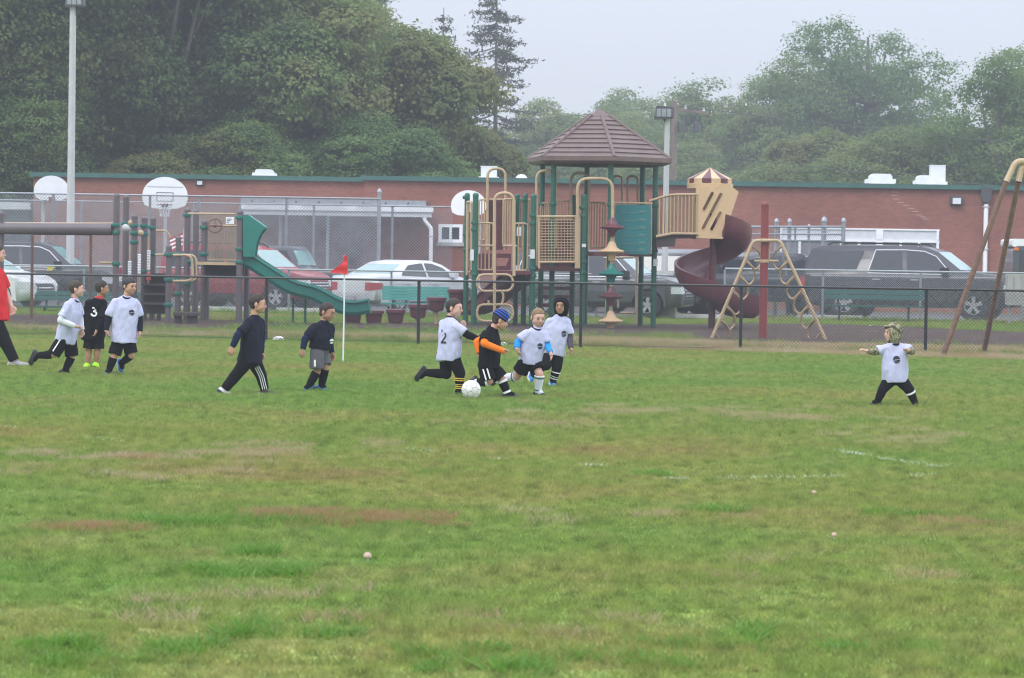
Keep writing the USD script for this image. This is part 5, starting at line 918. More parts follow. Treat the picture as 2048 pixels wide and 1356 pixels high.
        if handles:
            for w in P['win'][-2:]:
                hx = w[0][0] + .12; obj('door_handle', MB().bx(hx, hx + .2, s * (hw * .985) - .012, s * (hw * .985) + .028 * s if s > 0 else s * (hw * .985) + .012, sh - .12, sh - .085) if s > 0 else MB().bx(hx, hx + .2, -hw * .985 - .028, -hw * .985 + .012, sh - .12, sh - .085), CHROME if chrome_line else mat, t, False)
    obj('grille', o3 ^ box3(xf - .2, xf + .2, -hw * .5, hw * .5, zl - .26, zl - .02), BLACK_TRIM, t, 20)
    for k in range(3 if tall else 2): obj('grille_bar', scale_about(full, [1.006, 1, 1], c0) ^ box3(xf - .2, xf + .2, -hw * .5, hw * .5, zl - .23 + .08 * k, zl - .20 + .08 * k), CHROME, t, 20)
    obj('lower_intake', o3 ^ box3(xf - .3, xf + .2, -hw * .6, hw * .6, zb + .08, zb + .22), BLACK_TRIM, t, 20)
    obj('rear_bumper_trim', o3 ^ box3(xr - .2, xr + .22, -hw - .1, hw + .1, zb - .05, zb + .16), BLACK_TRIM, t, 20); obj('sill', scale_about(full, [1.0, 1.004, 1.0], c0) ^ box3(P['wheels'][1] + r + .07, P['wheels'][0] - r - .07, -hw - .1, hw + .1, zb - .02, zb + (.14 if not cladding else .3)), BLACK_TRIM, t, 20)
    obj('plate', MB().bx(xr - .045, xr - .012, -.16, .16, zl - .34 if kind == 'sedan' else zl - .12, zl - .22 if kind == 'sedan' else zl), PLATE, t, False)
    if rack:
        for s in (1, -1): obj('roof_rail', MB().tube(fillet([[P['win'][0][1][0] + .2, s * P['roofw'] * .93, H - .04], [P['win'][0][1][0] + .35, s * P['roofw'] * .93, H + .05], [.2, s * P['roofw'] * .93, H + .04], [.35, s * P['roofw'] * .93, H - .06]], .1), .02, 6), CHROME if chrome_line is True else BLACK_TRIM, t, True)
    for x in P['wheels']:
        for s in (1, -1):
            c = (x, s * (hw - .13), r); w = .12
            ty = obj('wheel', MB().lathe([(r * .58, -w), (r * .9, -w), (r * .98, -w * .8), (r, -w * .4), (r, w * .4), (r * .98, w * .8), (r * .9, w), (r * .58, w)], c, 30, 'y'), TYRE, t, 35)
            rm = MB(); so = s * (w - .02); rm.lathe([(r * .56, -w * .7), (r * .6, w * .95 * s), (r * .56, w * .95 * s), (r * .53, -w * .2)], c, 30, 'y'); rm.lathe([(0, so), (r * .16, so), (r * .2, so - .04 * s)], c, 12, 'y')
            for k in range(5):
                a = k * 2 * math.pi / 5 + .3; d = np.array([math.cos(a), 0, math.sin(a)]); e = np.array([-d[2], 0, d[0]]); cc = np.array(c) + [0, so, 0]
                v = [cc + d * r * .12 - e * .035, cc + d * r * .12 + e * .035, cc + d * r * .57 + e * .055, cc + d * r * .57 - e * .055]; b = [p - np.array([0, .05 * s, 0]) for p in v]
                rm.add(v + b, [[0, 1, 2, 3], [4, 7, 6, 5], [0, 4, 5, 1], [1, 5, 6, 2], [2, 6, 7, 3], [3, 7, 4, 0]])
            obj('rim', rm, RIM, ty, 30); obj('wheel_well', MB().lathe([(0, -.03), (r * .6, -.03), (r * .6, .03), (0, .03)], (x, s * (hw - .2), r), 20, 'y'), BLACK_TRIM, t, True)
    return t
def cpos(px, y): x = W(px, 600, y)[0]; return (x, y, .005)
D = math.radians
CHAR = paint('charcoal_car_paint', (.027, .0258, .031)); BLACKP = paint('black_car_paint', (.022, .023, .028)); REDP = paint('red_car_paint', (.19, .010, .017)); WHITEP = paint('white_car_paint', (.68, .69, .70)); SILV = paint('silver_white_car_paint', (.55, .56, .58)); GREYP = paint('dark_grey_car_paint', (.06, .064, .07))
car('long_suv', 'long charcoal sport utility vehicle behind the dark green bench on the right', 'long_suv', cpos(1828, 84.3), D(-20), CHAR, 'suv', chrome_line='front', rack=True, size=1.1)
rd = car('red_suv', 'bright red sport utility vehicle parked behind the brown play set', 'suv', cpos(492, 84.6), D(-24), REDP, 'suv', rack=True)
car('jeep', 'dark boxy off road vehicle with a pale roof edge behind the red one', 'jeep', cpos(578, 90.0), D(-14), GREYP, 'suv')
car('white_sedan', 'white sedan seen from behind beside the corner flag', 'sedan', cpos(818, 82.2), D(51), SILV, 'car')
car('black_hatchback', 'black car with a pale window line at the left, behind the white nose', 'suv', cpos(70, 83.5), D(-4), BLACKP, 'car', chrome_line=True)
car('white_car', 'white car nose poking in from the left edge of the picture', 'sedan', cpos(-60, 80.4), D(-22), WHITEP, 'car')
car('dark_sedan', 'dark car with bright window trim parked behind the disc steps', 'suv', cpos(1205, 79.8), D(-16), GREYP, 'car', chrome_line=True)
car('silver_sedan', 'silver car with a big pale windscreen behind the teal panel', 'sedan', cpos(1285, 87.5), D(-35), SILV, 'car')
car('grey_van', 'grey tall vehicle seen from behind under the striped turret', 'long_suv', cpos(1385, 87.0), D(68), GREYP, 'suv')
car('black_pickup', 'black pickup truck tail behind the rung arch', 'pickup', cpos(1535, 86.5), D(32), BLACKP, 'pickup truck')
wt = thing('white_top_van', 'tall dark windowed van with a white roof at the right edge of the picture', 'van', cpos(2194, 84.0)); Lh, Wh = 2.55, 1.0
obj('body', extr(rounded(Polygon([(-Lh, .4), (-Lh, 1.95), (-Lh + .1, 2.1), (Lh - 1.2, 2.1), (Lh - .5, 1.25), (Lh, 1.1), (Lh, .4)]), .08), Wh * 2, (0, Wh, 0)), GREYP, wt, 28); obj('roof', extr(rounded(sbox(-Lh - .03, 2.08, Lh - 1.15, 2.3), .08), Wh * 1.92, (0, Wh * .96, 0)), WHITEP, wt, 30)
for k in range(4): obj('side_window', MB().bx(-Lh + .18 + .92 * k, -Lh + 1.0 + .92 * k, -Wh - .012, -Wh - .002, 1.25, 1.98), CAR_GLASS, wt, False)
obj('marker_light', MB().bx(-Lh + .03, -Lh + .16, -Wh - .03, -Wh - .001, 1.98, 2.06), M('orange_marker', (.6, .15, .03), .4), wt, False)
for x in (-1.6, 1.7): obj('wheel', MB().lathe([(0, -.12), (.33, -.12), (.38, -.08), (.38, .08), (.33, .12), (0, .12)], (x, -Wh + .1, .38), 24, 'y'), TYRE, wt, 35)
# white roof of that truck, orange marker; sticker on the black car; little flag on the red one
yt = 82.9
a_ = opening(2012, 482, 2260, 494, yt); 
c = W(100, 535, 82.45); obj('yellow_sticker', extr(rounded(Polygon([(-.1, -.09), (.06, -.09), (.11, .05), (-.02, .08)]), .02), .006, (c[0], c[1], c[2])), M('yellow_bumper_sticker', (.55, .45, .03), .6), None, 30, 'yellow sticker on the door of the black car at the left', 'sticker')
fs = thing('small_flag', 'small red and white striped flag above the red vehicle roof', 'flag', cpos(357, 83.9)); zf = W(357, 475, 83.9)[2]
obj('staff', MB().tube([[.12, 0, 1.6], [.12, 0, zf + .25]], .012, 6), GREY_POLE, fs, True)
for k in range(6):
    x = .1; fz = zf + .13 - .055 * k; m = MB(); P = [np.array([x - u * .36, .03 * math.sin(u * 7), fz - u * .16]) for u in np.linspace(0, 1, 7)]
    m.add([p for u in P for p in (u, u - [0, 0, .055], u + [0, .008, 0], u + [0, .008, -.055])], [q_ for i in range(6) for q_ in ([4 * i, 4 * i + 1, 4 * i + 5, 4 * i + 4], [4 * i + 2, 4 * i + 6, 4 * i + 7, 4 * i + 3])]); obj('stripe', m, RED_END if k % 2 == 0 else WHITE_PAINT, fs, True)
for px in (430, 620, 1660, 1380):
    g = W(px, 600, 80.6 if px < 1400 else 82.4); ws_ = thing('wheel_stop', 'pale concrete wheel stop under the ' + {430: 'red vehicle', 620: 'front of the red vehicle, near the slide', 1660: 'tail of the long charcoal vehicle', 1380: 'grey tall vehicle'}[px], 'wheel stop', (g[0], g[1], .004))
    obj('stop', extr(rounded(Polygon([(-.13, 0), (.13, 0), (.08, .12), (-.08, .12)]), .015), 1.8, (-.9, 0, 0), (0, 1, 0), (0, 0, 1)), CONCRETE, ws_, 30)
# ---------------------------------------------------------------- people
ICO = trimesh.creation.icosphere(2).vertices
ICO3 = trimesh.creation.icosphere(3).vertices
def S(p, r): return ICO * r + np.asarray(p, float)
def El(p, r, R=None): v = ICO3 * np.asarray(r); return (v @ R.T if R is not None else v) + np.asarray(p, float)
def ring(p, n, r, k=14, lat=None, asp=1.0):
    n = unit(n); a = unit(np.cross(n, [0, 0, 1.0] if abs(n[2]) < .9 else [1.0, 0, 0])) if lat is None else unit(np.asarray(lat) - n * (np.asarray(lat) @ n)); b = np.cross(n, a)
    g = np.arange(k) * 2 * np.pi / k; return np.asarray(p) + r * (np.cos(g)[:, None] * a + asp * np.sin(g)[:, None] * b)
def hull(*ps): return Manifold.hull_points(np.vstack(ps))
def union(ms):
    return Manifold.batch_boolean(ms, __import__('manifold3d').OpType.Add)
def smoothed(m, length, it=8, lam=.5, noise=0.0, freq=14.0, seed=0, fold=None):
    m = m.refine_to_length(length); q = m.to_mesh(); t = trimesh.Trimesh(q.vert_properties[:, :3], q.tri_verts, process=True)
    if it: trimesh.smoothing.filter_taubin(t, lamb=lam, nu=lam + .03, iterations=it)
    if it:
        v0 = q.vert_properties[:, :3]; dq, ix = cKDTree(v0).query(np.array(t.vertices)); bad = dq > .022
        if bad.any(): vv = np.array(t.vertices); vv[bad] = v0[ix[bad]]; t.vertices = vv
    if noise:
        v = np.array(t.vertices); s = np.array([1, 1, .55]) if fold is None else fold
        t.vertices = v + t.vertex_normals * ((meshkit.fbm(v * freq * s + seed, 3, seed) - .40) * 2 * noise)[:, None]
    return t
SKIN = {'fair': M('fair_skin', (.56, .33, .26), .55, var=.06), 'warm': M('warm_skin', (.48, .26, .18), .55, var=.06), 'tan': M('tan_skin', (.36, .19, .125), .55, var=.06)}
EYE_M = M('dark_eye', (.02, .016, .014), .25); LIP = M('lip', (.40, .15, .13), .5)
HAIR = {'brown': M('brown_hair', (.042, .026, .015), .7, var=.35, scale=60), 'dark': M('black_hair', (.012, .011, .012), .6, var=.3, scale=60), 'short_brown': M('cropped_brown_hair', (.028, .019, .0135), .75, var=.3, scale=90), 'blond': M('sandy_hair', (.20, .13, .065), .7, var=.25, scale=60)}
def cloth(name, col, var=.05, rough=.85): return M(name, col, rough, var=var, scale=9, bump=.45, bscale=11, spec=.1)
WHITE_T = cloth('white_shirt_cloth', (.46, .47, .64)); NAVY = cloth('navy_shirt_cloth', (.012, .014, .024), .15); BLACK_C = cloth('black_cloth', (.008, .0084, .010), .2); GREY_C = cloth('grey_short_cloth', (.115, .11, .125)); ORANGE = cloth('bright_orange_sleeve', (.80, .18, .02)); BLUE = cloth('bright_blue_sleeve', (.03, .26, .68))
RED_T = cloth('red_shirt_cloth', (.52, .025, .03)); CAMO = usdkit.material(stage, '/World/Looks/camouflage_cloth', {'g': ('geometry', {}), 'n': ('noise_texture', {'scale': 26.0, 'detail': 2.0}), 'r': ('rgb_ramp', {'interpolate': False, 'ramp': [(0, (.05, .05, .03)), (.42, (.17, .155, .085)), (.55, (.29, .27, .16)), (.66, (.09, .085, .05))]}), 'p': ('principled_bsdf', {'roughness': .9})}, [('g.position', 'n.vector'), ('n.fac', 'r.fac'), ('r.color', 'p.base_color')], surface='p.BSDF')
DARKGREY_C = cloth('charcoal_sleeve_cloth', (.075, .07, .085)); NAVY_SLEEVE = cloth('navy_sleeve_cloth', (.011, .018, .05)); WHITE_SOCK = cloth('white_sock', (.62, .63, .68)); COLLAR = cloth('navy_collar', (.014, .016, .03))
S_BLACK = M('black_shoe', (.02, .02, .023), .5); S_BLUE = M('bright_blue_shoe', (.02, .17, .45), .45); S_GREEN = M('neon_green_shoe', (.42, .85, .03), .5); S_WHITE = M('white_shoe', (.6, .61, .63), .5); S_GREY = M('grey_canvas_shoe', (.33, .31, .33), .7); STRIPE = M('white_stripe', (.72, .73, .75), .7)
YELLOW = M('yellow_print', (.6, .42, .03), .7); PRINT = M('dark_shirt_print', (.025, .027, .04), .8); KNIT_B = cloth('blue_knit', (.03, .08, .33)); KNIT_D = cloth('dark_navy_knit', (.012, .016, .04)); GREEN_BAND = M('green_sock_band', (.03, .15, .12), .8)

def drape(flat, o, u, v, n, surf, lift=.0045):
    """lay a flat outline (u, v plane at o) over the surface under it"""
    sv = np.asarray(surf.vertices); nv = np.asarray(surf.vertex_normals); ok = nv @ n > .12; sv = sv[ok]; d = sv - o; near_ = (np.abs(d @ n) < .22); sv, d = sv[near_], d[near_]
    uv = np.column_stack([d @ u, d @ v]); h = d @ n; tr = cKDTree(uv); P = np.asarray(flat.vertices)
    dist, ix = tr.query(P[:, :2], k=6); w = 1 / (dist + .004); hh = (h[ix] * w).sum(1) / w.sum(1)
    V = o + P[:, :1] * u + P[:, 1:2] * v + (hh + lift)[:, None] * n
    return trimesh.Trimesh(V, flat.faces, process=False)
def flatmesh(poly, step=.012):
    if poly.geom_type != 'Polygon': return trimesh.util.concatenate([flatmesh(g, step) for g in poly.geoms])
    poly = poly.segmentize(step); x0, y0, x1, y1 = poly.bounds; from_ = [(x, y) for x in np.arange(x0, x1, step) for y in np.arange(y0, y1, step) if poly.buffer(-step * .35).contains(Point(x, y))]
    P = np.vstack([np.vstack([np.array(r.coords)[:-1] for r in [poly.exterior] + list(poly.interiors)])] + ([np.array(from_)] if from_ else []))
    from scipy.spatial import Delaunay
    T = Delaunay(P).simplices; T = T[[poly.contains(Point(c)) for c in P[T].mean(1)]]; a = P[T]; fl = (a[:, 1, 0] - a[:, 0, 0]) * (a[:, 2, 1] - a[:, 0, 1]) - (a[:, 1, 1] - a[:, 0, 1]) * (a[:, 2, 0] - a[:, 0, 0]) < 0; T[fl] = T[fl][:, ::-1]
    return trimesh.Trimesh(np.column_stack([P, np.zeros(len(P))]), T, process=False)
def glyph(ch, h):
    m = meshkit.text_mesh(ch, h, .01, True); import shapely
    m = trimesh.Trimesh(m.vertices, m.faces); top = m.vertices[:, 2] > .009; f = m.faces[top[m.faces].all(1)]
    from shapely.ops import unary_union
    return unary_union([Polygon(m.vertices[t][:, :2]) for t in f]).buffer(.001).simplify(.0008)

def person(label, foot, J, s, skin, hair, yaw, pitch=0.0, roll=0.0, shirt=None, sleeves=None, bottoms=None, socks=None, shoes=None, headwear=None, hem=.30, hemw=.095, slv=.75, cat='person', hairlen=0, fingers=True, chest=None, back=None, collar=None, extra=None, headscale=1.0, thick=1.0):
    """J: joints as (px, py, metres nearer the far side); s: size against a 1.12 m child; yaw: where the face looks, degrees, 0 = away from us, -90 = right, 90 = left, 180 = to us"""
    d0 = G(*foot)[1]; base = G(*foot); T = {k: W(v[0], v[1], d0 + (v[2] if len(v) > 2 else 0)) for k, v in J.items()}
    t = thing('person', label, cat, base); rel = lambda m: (m.apply_translation(-base) or m)
    def put(name, m, mat, parent=t, sm=50, **k): return obj(name, rel(m) if isinstance(m, trimesh.Trimesh) else rel(tmesh(m)), mat, parent, sm, **k)
    th = thick
    # head frame
    ya, pi_, ro = math.radians(yaw), math.radians(pitch), math.radians(roll)
    f = np.array([-math.sin(ya) * math.cos(pi_), math.cos(ya) * math.cos(pi_), math.sin(pi_)]); l = unit(np.cross([0, 0, 1.0], f)); u = np.cross(f, l); l, u = l * math.cos(ro) + u * math.sin(ro), u * math.cos(ro) - l * math.sin(ro)
    HR = np.column_stack([f, l, u]); hs = .93 * headscale * (s ** .45); hc = T['head']
    def h(x, y, z): return hc + HR @ (np.array([x, y, z]) * hs)
    cran = hull(El(h(-.010, 0, .026), np.array([.092, .076, .083]) * hs, HR), El(h(.022, 0, .012), np.array([.066, .066, .062]) * hs, HR))
    jaw = hull(S(h(.060, 0, -.080), .020 * hs), S(h(.052, .018, -.078), .018 * hs), S(h(.052, -.018, -.078), .018 * hs), S(h(.0, .045, -.052), .026 * hs), S(h(.0, -.045, -.052), .026 * hs), S(h(.056, .032, -.030), .030 * hs), S(h(.056, -.032, -.030), .030 * hs), S(h(.058, .025, .03), .03 * hs), S(h(.058, -.025, .03), .03 * hs))
    nose = hull(S(h(.100, 0, -.026), .0105 * hs), S(h(.091, .010, -.030), .008 * hs), S(h(.091, -.010, -.030), .008 * hs), S(h(.086, 0, .012), .007 * hs))
    lips = hull(S(h(.083, .014, -.055), .007 * hs), S(h(.083, -.014, -.055), .007 * hs), S(h(.088, 0, -.055), .008 * hs))
    ears = [hull(El(h(-.012, e * .079, -.008), np.array([.019, .009, .029]) * hs, HR)) for e in (1, -1)]
    brow = hull(S(h(.082, .032, .021), .009 * hs), S(h(.082, -.032, .021), .009 * hs))
    nk = T['neck']; up_ = unit(hc - nk)
    HL, HRt = T['hipL'], T['hipR']; hipc = (HL + HRt) / 2; tv = unit(nk - hipc); SL, SR = T['shL'], T['shR']; lat = unit(SL - SR); lat = unit(lat - tv * (lat @ tv)); fw = np.cross(lat, tv)   # L is the person's left
    parts = [cran, jaw, nose, lips, brow] + ears + [hull(S(h(-.02, 0, -.05), .046 * hs), S(nk, .044 * s)), hull(S(nk, .044 * s), S(SL - lat * .04 * s, .028 * s), S(SR + lat * .04 * s, .028 * s))]
    ch = nk - tv * .15 * s
    parts += [hull(S(SL, .026 * s), S(SR, .026 * s), S(ch + lat * .045 * s, .062 * s * th), S(ch - lat * .045 * s, .062 * s * th), S(hipc + lat * .04 * s + tv * .06, .058 * s * th), S(hipc - lat * .04 * s + tv * .06, .058 * s * th)), hull(S(hipc + lat * .04 * s + tv * .05, .055 * s * th), S(hipc - lat * .04 * s + tv * .05, .055 * s * th), S(HL, .052 * s), S(HRt, .052 * s))]
    for k in 'LR':
        parts += [hull(S(T['sh' + k], .029 * s), S(T['el' + k], .031 * s)), hull(S(T['el' + k], .031 * s), S(T['el' + k] * .6 + T['wr' + k] * .4, .030 * s), S(T['wr' + k], .0215 * s)),
                  hull(S(T['hip' + k], .056 * s), S(T['kn' + k], .044 * s)), hull(S(T['kn' + k], .045 * s), S(T['kn' + k] * .68 + T['an' + k] * .32, .047 * s), S(T['an' + k], .031 * s)), hull(S(T['an' + k], .029 * s), S(T['an' + k] * .75 + T['toe' + k] * .25, .014 * s))]
    body = union(parts)
    hands = []
    for k in 'LR':
        wr = T['wr' + k]; d = unit(T['ha' + k] - wr); lt = unit(np.cross(d, fw)) if abs(d @ fw) < .9 else unit(np.cross(d, lat)); nn = np.cross(lt, d); z = s * 1.02
        pc = wr + d * .035 * z; kn_ = [wr + d * .058 * z + nn * o * z for o in (-.0235, -.008, .0075, .022)]
        hands.append(hull(S(wr, .0195 * z), *[S(p, .0095 * z) for p in kn_], S(wr + d * .03 * z + nn * .02 * z, .0105 * z), S(wr + d * .03 * z - nn * .02 * z, .0105 * z)))
        sgn = 1 if k == 'L' else -1; cu = lt * sgn * .6
        for p, L in zip(kn_, (.030, .036, .038, .033)):
            m1 = p + unit(d + cu * .45) * L * .55 * z; m2 = m1 + unit(d * .75 + cu * 1.3) * L * .55 * z; hands += [hull(S(p, .0082 * z), S(m1, .0074 * z)), hull(S(m1, .0074 * z), S(m2, .0062 * z))]
        tb = wr + d * .022 * z + nn * .022 * z; t1 = tb + unit(d * .7 + nn * .75 + cu * .5) * .028 * z; hands += [hull(S(tb, .0105 * z), S(t1, .0085 * z)), hull(S(t1, .0085 * z), S(t1 + unit(d + cu * .5) * .022 * z, .007 * z))]
    for ln in (.013, .0123, .0141, .0117, 0):
        if not ln: body2 = union([body] + hands); break
        q_ = smoothed(body, ln, 5); body2 = Manifold(MMesh(np.asarray(q_.vertices, np.float32), np.asarray(q_.faces, np.uint32)))
        if body2.status().name != 'NoError' or body2.is_empty(): continue
        body2 = union([body2] + hands); c_ = body2.to_mesh(); e_ = c_.vert_properties[:, :3][c_.tri_verts]
        if np.linalg.norm(e_ - np.roll(e_, 1, 1), axis=2).max() < .12: break
    put('body', body2, SKIN[skin], sm=60)
    # face
    for e in (1, -1):
        put('eye', hull(El(h(.0825, e * .031, .002), np.array([.0085, .0140, .0080]) * hs, HR)), EYE_M, sm=60)
        put('eyebrow', hull(S(h(.090, e * .020, .022), .0042 * hs), S(h(.083, e * .044, .0235), .0036 * hs)), HAIR[hair], sm=60)
    put('mouth', hull(El(h(.0905, 0, -.0555), np.array([.005, .0175, .0052]) * hs, HR)), LIP, sm=60)
    # hair: a cap over the skull, open at the face
    if headwear not in ('hood', 'camo_hood'):
        cap = hull(El(h(-.012, 0, .028), np.array([.0945 + .004 * hairlen, .079 + .003 * hairlen, .0855 + .004 * hairlen]) * hs, HR), El(h(.014, 0, .026), np.array([.076, .070, .070]) * hs, HR)); nape = hull(S(h(-.050, .03, -.035), .030 * hs), S(h(-.050, -.03, -.035), .030 * hs), S(h(-.052, 0, .02), .046 * hs)); cap = union([cap, nape, hull(El(h(-.004, 0, .052), np.array([.078, .066, .066]) * hs, HR))])
        def cutp(m, p, n): n = HR @ np.asarray(n, float); n = unit(n); return m.trim_by_plane(n, float(n @ p))
        cap = cutp(cap, h(.05, 0, .058 - .014 * hairlen), (-.62, 0, .78)) if False else cap - extrude_face(h, hs, HR, hairlen)
        cap = cutp(cap, h(-.06, 0, -.055), (.25, 0, 1))
        put('hair', smoothed(cap, .010, 3, noise=.004 + .004 * hairlen, freq=38, seed=int(foot[0])), HAIR[hair], sm=60)
    # clothes
    smat, sl_mat = shirt, (sleeves or shirt); hp = hipc - tv * (hem - np.linalg.norm(nk - hipc) / s) * s * 0
    hemc = W(*J['hem'], d0) if 'hem' in J else nk - tv * hem * s; tvh = unit(nk - hemc); side = [hemc + lat * hemw * .55 * s, hemc - lat * hemw * .55 * s]
    r0 = .056 * s
    hl_ = unit(lat - tvh * (lat @ tvh)); low = hemc - tvh * .10 * s
    shp = [hull(S(SL - lat * .012 * s, .043 * s), S(SR + lat * .012 * s, .043 * s), S(nk + up_ * .006 * s - tv * .008 * s, .050 * s), S(nk - tv * .03 * s + lat * .03 * s, .044 * s), S(nk - tv * .03 * s - lat * .03 * s, .044 * s), S(ch + lat * .06 * s, .086 * s * th), S(ch - lat * .06 * s, .086 * s * th)),
           hull(S(ch + lat * .06 * s, .088 * s * th), S(ch - lat * .06 * s, .088 * s * th), S(SL - tv * .03 * s, .045 * s), S(SR - tv * .03 * s, .045 * s), S(HL + tv * .03 * s, .083 * s * th), S(HRt + tv * .03 * s, .083 * s * th), ring(low, tvh, hemw * 1.24 * s, 20, hl_, .95 * th)).trim_by_plane(tvh, float(tvh @ hemc))]
    ends = {}
    for k in 'LR':
        a, b = T['sh' + k], T['el' + k]; e = a + (b - a) * slv; ends[k] = e; shp.append(hull(S(a, .047 * s), S(a * .6 + e * .4, .052 * s), ring(e, b - a, .056 * s)))
    smesh = smoothed(union(shp), .012, 6, noise=.024, freq=8.5, fold=np.array([1.3, 1.3, .6]), seed=int(foot[0]) % 97); sh_prim = put('shirt', smesh.copy(), smat, sm=60)
    nk2 = unit(nk - tv * .02 * s - (nk - tv * .1 * s))
    if collar is not None: put('collar', ringtube(nk + up_ * .026 * s + fw * .012 * s, unit(tv * .9 + fw * .4), .051 * s, .011 * s, lat), collar, sh_prim)
    if sleeves is not None or slv < 1.0:
        for k in 'LR':
            a, b, c = T['sh' + k], T['el' + k], T['wr' + k]
            if sleeves is not None:
                e = c + unit(c - b) * (.0 if not extra or 'longcuff' not in extra else .05)
                put('sleeve', smoothed(union([hull(S(a * .62 + b * .38, .043 * s), S(b, .041 * s)), hull(S(b, .041 * s), ring(e, e - b, .031 * s))]), .013, 3, noise=.005, freq=18, seed=4), sleeves)
    bm, bl = bottoms                                     # material, fraction of the leg covered (1 = knee, 2 = ankle)
    bp = [hull(S(hipc + lat * .05 * s + tv * .03, .075 * s * th), S(hipc - lat * .05 * s + tv * .03, .075 * s * th), S(HL, .076 * s), S(HRt, .076 * s))]
    for k in 'LR':
        hp_, kn, an = T['hip' + k], T['kn' + k], T['an' + k]
        if bl <= 1.15: e = hp_ + (kn - hp_) * bl; bp.append(hull(S(hp_, .080 * s), ring(e, kn - hp_, (.082 if bl > .75 else .088) * s)))
        else: e = kn + (an - kn) * (bl - 1); bp += [hull(S(hp_, .080 * s), S(kn, .058 * s)), hull(S(kn, .058 * s), ring(e, an - kn, .046 * s))]
    bmesh = smoothed(union(bp), .014, 3, noise=.010, freq=12, seed=8); bprim = put('shorts' if bl <= 1.15 else 'trousers', bmesh.copy(), bm, sm=60)
    for k in 'LR':
        kn, an, toe = T['kn' + k], T['an' + k], T['toe' + k]
        sk = socks.get(k) if isinstance(socks, dict) else socks
        if sk is not None:
            top = kn + (an - kn) * .10; skm = put('sock', smoothed(union([hull(ring(top, an - kn, .052 * s), S(kn * .66 + an * .34, .052 * s), S(an, .037 * s)), hull(S(an, .037 * s), S(an * .6 + toe * .4, .032 * s))]), .013, 2, noise=.003, freq=30, seed=2), sk)
            for fr_, mt_ in (extra or {}).get('bands' + k, (extra or {}).get('bands', ())):
                p = kn + (an - kn) * fr_; rr = (.0545 if fr_ < .5 else .041) * s; put('sock_band', ringtube(p, unit(an - kn), rr, .0065, None), mt_, skm)
        # shoe: heel, ball and toe on a sole
        d = toe - an; leg = unit(an - kn); dd = unit(d - leg * (d @ leg) * .15); dn = unit(leg - dd * (leg @ dd)); sd = np.cross(dn, dd); L = np.linalg.norm(d)
        heel = an - dd * .028 * s + dn * .030 * s; ball = an + dd * L * .62 + dn * .036 * s
        tip = toe - dd * .012 * s; mat_, sole_ = shoes[k] if isinstance(shoes, dict) else shoes
        up2 = union([hull(S(heel, .033 * s), S(an + dn * .012 * s, .036 * s), S(an + dd * L * .35 + dn * .028 * s, .034 * s)), hull(S(an + dd * L * .35 + dn * .028 * s, .034 * s), S(ball + sd * .010 * s, .027 * s), S(ball - sd * .010 * s, .027 * s), S(tip + dn * .006 * s, .021 * s), S(heel, .031 * s))])
        lo = max(float((np.array([heel, ball, tip]) @ dn).max()) + .014 * s, 0); so = hull(*[p + 0 * dn for p in (ring(heel, dn, .036 * s, 10, dd), ring(heel + dn * .030 * s, dn, .036 * s, 10, dd), ring(ball + dn * .002, dn, .037 * s, 10, dd), ring(ball + dn * .024 * s, dn, .037 * s, 10, dd), ring(tip + dn * .010 * s, dn, .024 * s, 10, dd), ring(tip + dn * .024 * s, dn, .022 * s, 10, dd))])
        sp = put('shoe', smoothed(up2, .012, 3), mat_, sm=60); put('sole', so, sole_, sp, sm=30)
        if isinstance(shoes, dict) and shoes.get('mark'):
            for o in (-.2, 0, .2): put('shoe_stripe', hull(S(an + dd * L * (.35 + o * .6) + dn * .02 * s - sd * .0 , .0355 * s), S(an + dd * L * (.40 + o * .6) + dn * .03 * s, .0345 * s)) ^ Manifold.cube([.012, .3, .3], True).transform(np.column_stack([dd, sd, dn, an + dd * L * (.37 + o * .6) + dn * .03])), shoes['mark'], sp, sm=30)
    # prints
    def pane(o, n, poly, mat, surf, name, par, tilt=None):
        n = unit(n); vv = unit(tv - n * (tv @ n)); uu = np.cross(vv, n); put(name, drape(flatmesh(poly), o, uu, vv, n, surf), mat, par, sm=60)
    if chest:
        cx_, cy_, r_, mt_ = chest; o = nk - tv * cy_ * s + lat * cx_ * s + fw * .09 * s; disc = Point(0, 0).buffer(r_ * s, quad_segs=8); cutb = sbox(-r_ * 2, -.006, r_ * 2, .003)
        crest = disc.difference(affinity.rotate(cutb, 8)).difference(sbox(-r_ * .8 * s, -r_ * .62 * s, r_ * .2 * s, -r_ * .5 * s)); pane(o, fw, crest, mt_, smesh, 'chest_emblem', sh_prim)
    if back:
        for ch_, hgt, ox, oy, mt_, nv in back:
            g_ = glyph(ch_, hgt * s); b_ = g_.bounds; g_ = affinity.translate(g_, -(b_[0] + b_[2]) / 2, -(b_[1] + b_[3]) / 2); n = unit(-fw + lat * nv); o = nk - tv * oy * s - lat * ox * s - fw * .09 * s
            pane(o, n, g_, mt_, smesh, 'back_print', sh_prim)
